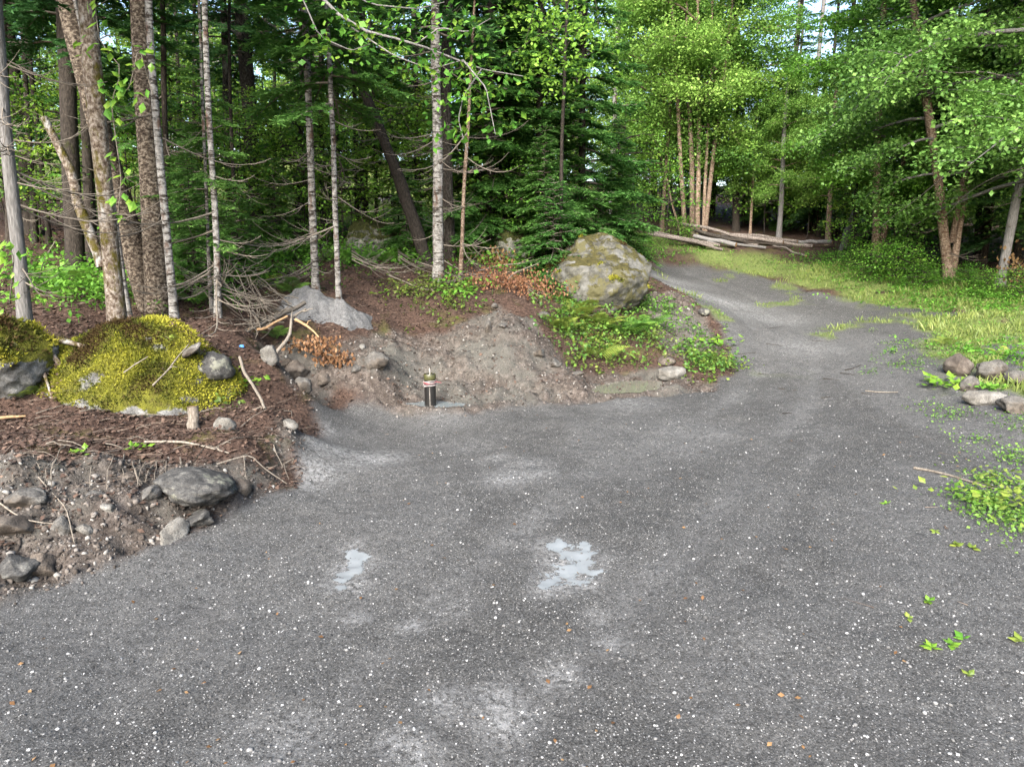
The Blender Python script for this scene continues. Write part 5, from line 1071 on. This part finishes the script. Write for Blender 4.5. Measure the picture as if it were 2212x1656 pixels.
# overhanging branch of the shaggy yellow birch: bright leaves, each one a part
bD = np.array(tD.location); r = np.random.default_rng(44); leafpos = []
for k, uvs in enumerate([[(420, -260), (640, -60), (760, 60), (900, 95), (1040, 150), (1130, 165)], [(760, 60), (850, 120), (930, 150), (1000, 130)], [(620, -80), (690, 80), (760, 110), (800, 95)], [(900, 95), (950, 60), (1010, 70), (1060, 40)], [(1040, 150), (1000, 210), (990, 260), (1010, 330)], [(1000, 130), (1050, 190), (1070, 290)], [(690, -60), (800, 10), (900, 20), (960, 5)]]):
    Y0 = 8.6 - .15 * k; pp = np.array([P(u, v, Y0 - .12 * j) for j, (u, v) in enumerate(uvs)]) - bD
    if k == 0: pp = np.vstack([[[-.2, 0, 6.2]], pp])
    t = np.linspace(0, 1, 14); tt = np.linspace(0, 1, len(pp)); path = np.stack([np.interp(t, tt, pp[:, c]) for c in range(3)], -1)
    V, F = tube(path, np.linspace(.03 if k == 0 else .01, .004, 14), 6); MB().add(V, F).build('branch', M['grey_bark'], tD)
    leafpos.append(path[5 if k == 0 else 1:])
leafpos = np.concatenate(leafpos)
for k in range(200):
    p = leafpos[r.integers(len(leafpos))] + r.normal(size=3) * np.array([.20, .16, .09])
    link('leaf', HL['bright_leaves'], tD, p, (-.5 + r.normal() * .4, r.normal() * .35, r.random() * 6.28), .085 * (.7 + .5 * r.random()))
fol = MB(); leaf_cloud(fol, leafpos, 7, (.24, .2, .10), .075, r, .5); tag(fol.build('leaves', M['leaves'], tD, smooth=False), kind='stuff')
# maple spray hanging at the top of the firs
mp = gb(1215, 520, 15.5); root = thing('young_maple', 'slender maple with bright leaves hanging before the firs at the top', 'tree', mp)
me, pth, rad = stem_mesh((0, 0, 0), (.1, .6, 9), .045, 'dark_bark', 8, 1.2, .1, 8); link('trunk', me, root)
cs = np.array([P(u, v, 15 + .6 * r.normal()) for u, v in [(1110, 10), (1140, 40), (1150, 90), (1160, 130), (1200, 20), (1190, 70), (1215, 110), (1240, 30), (1250, 70), (1280, 60), (1295, 90), (1300, 130), (1180, 160), (1210, 200), (1130, 120), (1190, 40), (1260, 40), (1230, 130), (1060, 130), (1040, 200)] for _ in range(3)]) - mp
fol = MB(); leaf_cloud(fol, cs + r.normal(size=cs.shape) * .15, 20, (.24, .24, .12), .095, r, .6); tag(fol.build('foliage', M['leaves'], root, smooth=False), kind='stuff')
for k in range(10): V, F = tube(jitter_path(pth[8 + k % 8], cs[k * 6], 6, .08, k), np.linspace(.016, .004, 6), 5); MB().add(V, F).build('branch', M['dark_bark'], root)

# ------------------------------------------------------------------ undergrowth that nobody could count
def undergrowth(name, label, spots, matn, size, per=18, seed=0, hz=.14):
    r = np.random.default_rng(seed); cs = []
    for u, v, rad, k in spots:
        c = G(u, v)
        q = c[:2] + r.normal(size=(k, 2)) * rad; cs.append(np.c_[q, height(q[:, 0], q[:, 1]) + hz * (.25 + r.random(k))])
    cs = np.concatenate(cs); fol = MB(); leaf_cloud(fol, cs, per, (.09, .09, hz * .45), size, r, .5)
    st = []; n = len(cs); base = cs.copy(); base[:, 2] = height(base[:, 0], base[:, 1]) - .02
    V = np.stack([base + [-.004, 0, 0], base + [.004, 0, 0], cs], 1).reshape(-1, 3); fol.add(V, np.arange(3 * n).reshape(-1, 3), .1)
    tag(fol.build(name, M[matn], smooth=False), label, 'undergrowth', kind='stuff')
undergrowth('slope_undergrowth', 'mixed green weeds covering the slope below the lichen boulder', [(1230,690,.35,16),(1290,720,.4,24),(1350,720,.4,34),(1400,690,.4,30),(1330,760,.35,16),(1440,670,.4,26),(1480,700,.4,16),(1250,640,.3,24),(1200,640,.3,34),(1180,600,.35,50),(1210,720,.3,12),(1500,770,.3,26),(1545,800,.25,34),(1240,775,.25,8)], 'fern', .07, 13, 4, .17)
undergrowth('yellow_undergrowth', 'yellowing weeds dotted over the fern slope and pit rim', [(1260,700,.4,40),(1310,750,.35,40),(1420,740,.4,30),(900,632,.4,40),(960,640,.35,30),(1540,790,.3,30),(1230,760,.25,16),(480,850,.2,14)], 'yellow_fern', .065, 13, 5, .12)
undergrowth('woodland_undergrowth', 'low green herbs on the shaded woodland floor', [(160,640,.5,50),(220,650,.4,30),(120,600,.6,50),(430,640,.4,40),(520,590,.7,60),(600,560,.8,80),(690,570,.7,50),(760,560,.7,60),(880,560,.7,60),(1000,560,.8,70),(660,520,1.2,80),(480,520,1.2,80),(920,520,1.2,80),(1060,560,.6,50),(1010,640,.3,20),(300,560,1.2,60)], 'leaves', .08, 14, 6, .2)
undergrowth('gravel_weeds', 'small yellow-green weeds creeping over the gravel at the right edge', [(2150,1100,.16,28),(2190,1120,.16,36),(2205,1150,.12,20),(2120,1075,.12,16),(2150,1035,.14,14),(2190,990,.22,18),(2120,960,.22,10),(2060,900,.2,10),(2180,920,.25,16),(2000,880,.15,5),(2200,1060,.15,12),(1950,790,.35,20),(2000,760,.4,26),(1990,720,.5,16)], 'fern', .034, 16, 8, .06)
undergrowth('verge_undergrowth', 'knee-high weeds along the edge of the right-hand woods', [(1900,580,.8,110),(1960,590,.8,110),(2040,610,.8,100),(2120,630,.8,100),(2190,650,.8,100),(1830,565,.9,90),(1770,560,.9,60),(1980,640,.9,60),(2080,660,.8,50),(1420,530,1.0,60),(1380,545,.8,60),(1500,530,1.2,40),(2180,770,.5,30),(2130,760,.5,16)], 'leaves', .06, 16, 7, .13)

# ------------------------------------------------------------------ a pale car half hidden beyond the woods
M['car_paint'] = simple('pale_blue_paint', (.5, .56, .66), .3); M['car_glass'] = simple('dark_glass', (.02, .022, .025), .1); M['tyre'] = simple('tyre_rubber', (.02, .02, .02), .8); M['tail'] = simple('red_lamp', (.45, .02, .02), .3); M['rim'] = simple('wheel_rim', (.4, .4, .42), .3, .6)
cp = P(425, 338, 39.5); cz = height(cp[0], cp[1]); car = thing('parked_car', 'pale silver-blue car parked beyond the left woods, half hidden by trunks', 'car', (cp[0], cp[1], cz), .12)
def loft(sections, name, mat, parent):
    n = len(sections[0]); V = np.concatenate([np.array(s, float) for s in sections]); k = np.arange(n); F = []
    for i in range(len(sections) - 1): F.append(np.stack([i * n + k, i * n + (k + 1) % n, (i + 1) * n + (k + 1) % n, (i + 1) * n + k], -1))
    mb = MB(); mb.add(V, np.concatenate(F))
    for i in (0, len(sections) - 1):
        c = V[i * n:(i + 1) * n].mean(0); mb.add(np.vstack([V[i * n:(i + 1) * n], c]), np.stack([k, (k + 1) % n, np.full(n, n)], -1))
    return mb.build(name, mat, parent, smooth=False)
def sec(x, w, z0, z1, c=.12): return [(x, -w + c, z0), (x, w - c, z0), (x, w, z0 + c), (x, w, z1 - c), (x, w - c, z1), (x, -w + c, z1), (x, -w, z1 - c), (x, -w, z0 + c)]
loft([sec(-2.2, .8, .45, .85), sec(-2.1, .88, .3, .95), sec(-1.0, .9, .25, 1.0), sec(1.0, .9, .25, .98), sec(1.9, .86, .3, .85), sec(2.2, .75, .4, .75)], 'body', M['car_paint'], car)
loft([sec(-1.9, .72, .95, 1.05, .04), sec(-1.4, .70, .95, 1.42, .1), sec(.1, .70, .95, 1.45, .1), sec(.9, .74, .95, 1.02, .03)], 'cabin', M['car_glass'], car)
loft([sec(-1.45, .66, 1.40, 1.455, .02), sec(.15, .66, 1.43, 1.485, .02)], 'roof', M['car_paint'], car)
for x in (-1.35, 1.35):
    for s in (-1, 1):
        th = np.linspace(0, 2 * math.pi, 20, endpoint=False)
        V, F = tube([(x, s * .72, .32), (x, s * .91, .32)], [.32, .32], 20); w_ = MB().add(V, F); V2, F2 = caps([(x, s * .72, .32), (x, s * .91, .32)], [.32, .32], 20); w_.add(V2, F2); wh = w_.build('wheel', M['tyre'], car)
        V2, F2 = caps([(x, s * .7, .32), (x, s * .915, .32)], [.2, .2], 16); MB().add(V2, F2).build('rim', M['rim'], wh)
for s in (-1, 1): V, F = rock_shape((.05, .14, .09), 3, 2, 0); MB().add(V + np.array([-2.16, s * .66, .72]), F).build('tail_light', M['tail'], car)
# a scrap of blue
bs = GZ(522, 748) + np.array([0, 0, .02]); V, F = rock_shape((.035, .03, .02), 9, 2, 4, .5, .3); tag(MB().add(V, F).build('blue_scrap', simple('blue_plastic', (.08, .25, .6), .4), loc=bs, smooth=False), 'crumpled bright blue scrap on the dirt right of the moss boulder', 'litter')

# ------------------------------------------------------------------ uncountable cover: gravel, litter, grass
def sample(n, x0, x1, y0, y1, r, pw=1.0):
    y = y0 * (y1 / y0) ** r.random(n) if pw else r.uniform(y0, y1, n)
    return (r.random(n) * 2 - 1) * np.minimum(np.maximum(abs(x0), abs(x1)), .82 * y + .8) , y
r = np.random.default_rng(3)
x, y = sample(210000, -9, 9, 2.3, 20, r); g, d, t, u_ = zones(x, y)
ok = r.random(len(x)) < np.clip(g * (1 - .6 * t) + .25 * d, 0, 1); x, y, g = x[ok], y[ok], g[ok]; n = len(x)
s = np.exp(r.normal(size=n) * .45) * .0034 * (1 + .035 * y); s = np.minimum(s, .013)
OCT_V = np.array([[1, 0, 0], [-.9, .1, 0], [0, .8, .1], [.1, -.85, 0], [0, 0, .6], [0, 0, -.5]]); OCT_F = np.array([[0, 2, 4], [2, 1, 4], [1, 3, 4], [3, 0, 4]])
V, F = scatter(OCT_V, OCT_F, np.c_[x, y, height(x, y) + s * .1], rotm(r.random(n) * 6.28, r.normal(size=n) * .3, r.normal(size=n) * .3), s)
M['pebbles'] = leafmat('gravel_stones', [(0, (.0200, .0196, .0192)), (.5, (.0600, .0592, .0576)), (.8, (.1360, .1336, .1304)), (1, (.2880, .2856, .2800))], 0, .85, .02)
tn = np.clip(r.beta(1.3, 2.6, n) + (r.random(n) < .2) * .48, 0, 1)
tag(MB().add(V, F, rep(tn, 6)).build('gravel', M['pebbles']), 'loose dark and white gravel stones over the drive', 'gravel', kind='stuff')
x, y = sample(1900, -7, 7, 2.3, 12, r); g, d, t, u_ = zones(x, y); ok = g > .6; x, y = x[ok], y[ok]; n = len(x); s = .006 + .009 * r.random(n) ** 2.5
V, F = scatter(ico(1)[0] * np.array([1, .8, .62]), ico(1)[1], np.c_[x, y, height(x, y) + s * .2], rotm(r.random(n) * 6.28, r.normal(size=n) * .3, r.normal(size=n) * .3), s)
tag(MB().add(V, F, rep(np.clip(.68 + .22 * r.normal(size=n), .2, 1), len(ico(1)[0]))).build('coarse_gravel', M['pebbles']), 'scattered larger pale stones among the drive gravel', 'gravel', kind='stuff')
# stones and clods in the bare soil
x, y = sample(130000, -9, 9, 3.5, 17, r); g, d, t, u_ = zones(x, y); ok = r.random(len(x)) < d * .8; x, y = x[ok], y[ok]; n = len(x); s = np.minimum(np.exp(r.normal(size=n) * .6) * .012, .04)
V, F = scatter(*[rock_shape((1, 1, 1), 4, 1, 8, .45, .3)[0], ico(1)[1]], np.c_[x, y, height(x, y)], rotm(r.random(n) * 6, r.normal(size=n), r.normal(size=n)), np.c_[s, s * .8, s * .6])
M['clods'] = leafmat('soil_clods', [(0, (.0180, .0135, .0108)), (.5, (.0594, .0468, .0396)), (.85, (.1170, .1008, .0900)), (1, (.1980, .1890, .1755))], 0, .95, .02)
tag(MB().add(V, F, rep(r.random(n), len(ico(1)[0]))).build('clods', M['clods']), 'crumbs and stones in the dug brown soil', 'soil', kind='stuff')
# dead leaves and twigs on the forest floor
def litter_ok(x, y):
    g, d, t, u_ = zones(x, y); return np.clip(1 - g * 1.1 - d * .75 - t * .9, 0, 1)
x, y = sample(130000, -14, 14, 4.0, 26, r, 1); ok = r.random(len(x)) < litter_ok(x, y); x, y = x[ok], y[ok]; n = len(x)
V, F = scatter(LEAF2_V, LEAF2_F, np.c_[x, y, height(x, y) + .006 + .012 * r.random(n)], rotm(r.random(n) * 6.28, r.normal(size=n) * .35, r.normal(size=n) * .4), .045 * (.6 + .9 * r.random(n)))
tag(MB().add(V, F, rep(np.clip(r.beta(2, 2.6, n), 0, 1), 4)).build('leaf_litter', M['litter'], smooth=False), 'brown dead leaves carpeting the forest floor', 'leaf litter', kind='stuff')
x, y = sample(12000, -12, 12, 4.2, 20, r); ok = r.random(len(x)) < litter_ok(x, y) + .002; x, y = x[ok], y[ok]; n = len(x)
TW_V = np.array([[-.02, 0, 0], [.02, 0, 0], [0, 0, .03], [.06, 1, .01]]); TW_F = np.array([[0, 3, 2], [2, 3, 1], [0, 1, 3]])
V, F = scatter(TW_V, TW_F, np.c_[x, y, height(x, y) + .01], rotm(r.random(n) * 6.28, .08 + r.normal(size=n) * .12, r.normal(size=n) * .5), np.c_[np.full(n, .17), .06 + .24 * r.random(n) ** 2, np.full(n, .17)])
tag(MB().add(V, F, rep(r.random(n), 4)).build('fine_twigs', M['twigs'], smooth=False), 'fine twigs and bark strewn over the forest floor', 'twigs', kind='stuff')
# scattered tan leaves on the drive
x, y = sample(260, -6, 6, 2.4, 12, r); g, d, t, u_ = zones(x, y); ok = g > .8; x, y = x[ok], y[ok]; n = len(x)
V, F = scatter(LEAF2_V, LEAF2_F, np.c_[x, y, height(x, y) + .012], rotm(r.random(n) * 6.28, r.normal(size=n) * .25, r.normal(size=n) * .25), .028 * (.6 + .8 * r.random(n)))
tag(MB().add(V, F, rep(r.random(n) * .8 + .2, 4)).build('fallen_leaves', M['dead_leaves'], smooth=False), 'tan fallen leaves dotted over the gravel drive', 'leaves', kind='stuff')
# grass and small weeds
x, y = sample(330000, -22, 16, 4.5, 46, r); g, d, t, u_ = zones(x, y); ok = r.random(len(x)) < np.clip(t - np.where(y > 16, .1, .3), 0, 1) ; x, y = x[ok], y[ok]; n = len(x)
cl = fbm(xy3(x, y, 1.4), 3, 71); hgt = (.05 + .045 * r.random(n)) * (1 + .9 * np.clip(cl, -.5, 1)) * (1 + .02 * y) * np.where((y > 23) & (x > 4), .55, 1.); wd = .006 * (1 + .09 * y)
BL_V = np.array([[-.5, 0, 0], [.5, 0, 0], [.35, .12, .6], [0, .4, 1]]); BL_F = np.array([[0, 1, 2], [0, 2, 3]])
V, F = scatter(BL_V, BL_F, np.c_[x, y, height(x, y) - .005], rotm(r.random(n) * 6.28, r.normal(size=n) * .25, r.normal(size=n) * .25), np.c_[wd, hgt, hgt])
tag(MB().add(V, F, rep(np.clip(.5 + .3 * cl + r.normal(size=n) * .2, 0, 1), 4)).build('grass', M['grass'], smooth=False), 'short patchy grass and clover along the track', 'grass', kind='stuff')
x, y = sample(60000, -20, 16, 4.5, 34, r); g, d, t, u_ = zones(x, y); ok = r.random(len(x)) < np.clip(t - .1, 0, 1); x, y = x[ok], y[ok]; n = len(x)
V, F = scatter(LEAF2_V, LEAF2_F, np.c_[x, y, height(x, y) + .03 * r.random(n) * (1 + .06 * y)], rotm(r.random(n) * 6.28, .25 + r.normal(size=n) * .35, r.normal(size=n) * .3), .035 * (.7 + .6 * r.random(n)) * (1 + .035 * y))
tag(MB().add(V, F, rep(np.clip(.55 + r.normal(size=n) * .22, 0, 1), 4)).build('ground_weeds', M['fern'], smooth=False), 'low broad-leaved weeds mixed into the grass', 'weeds', kind='stuff')
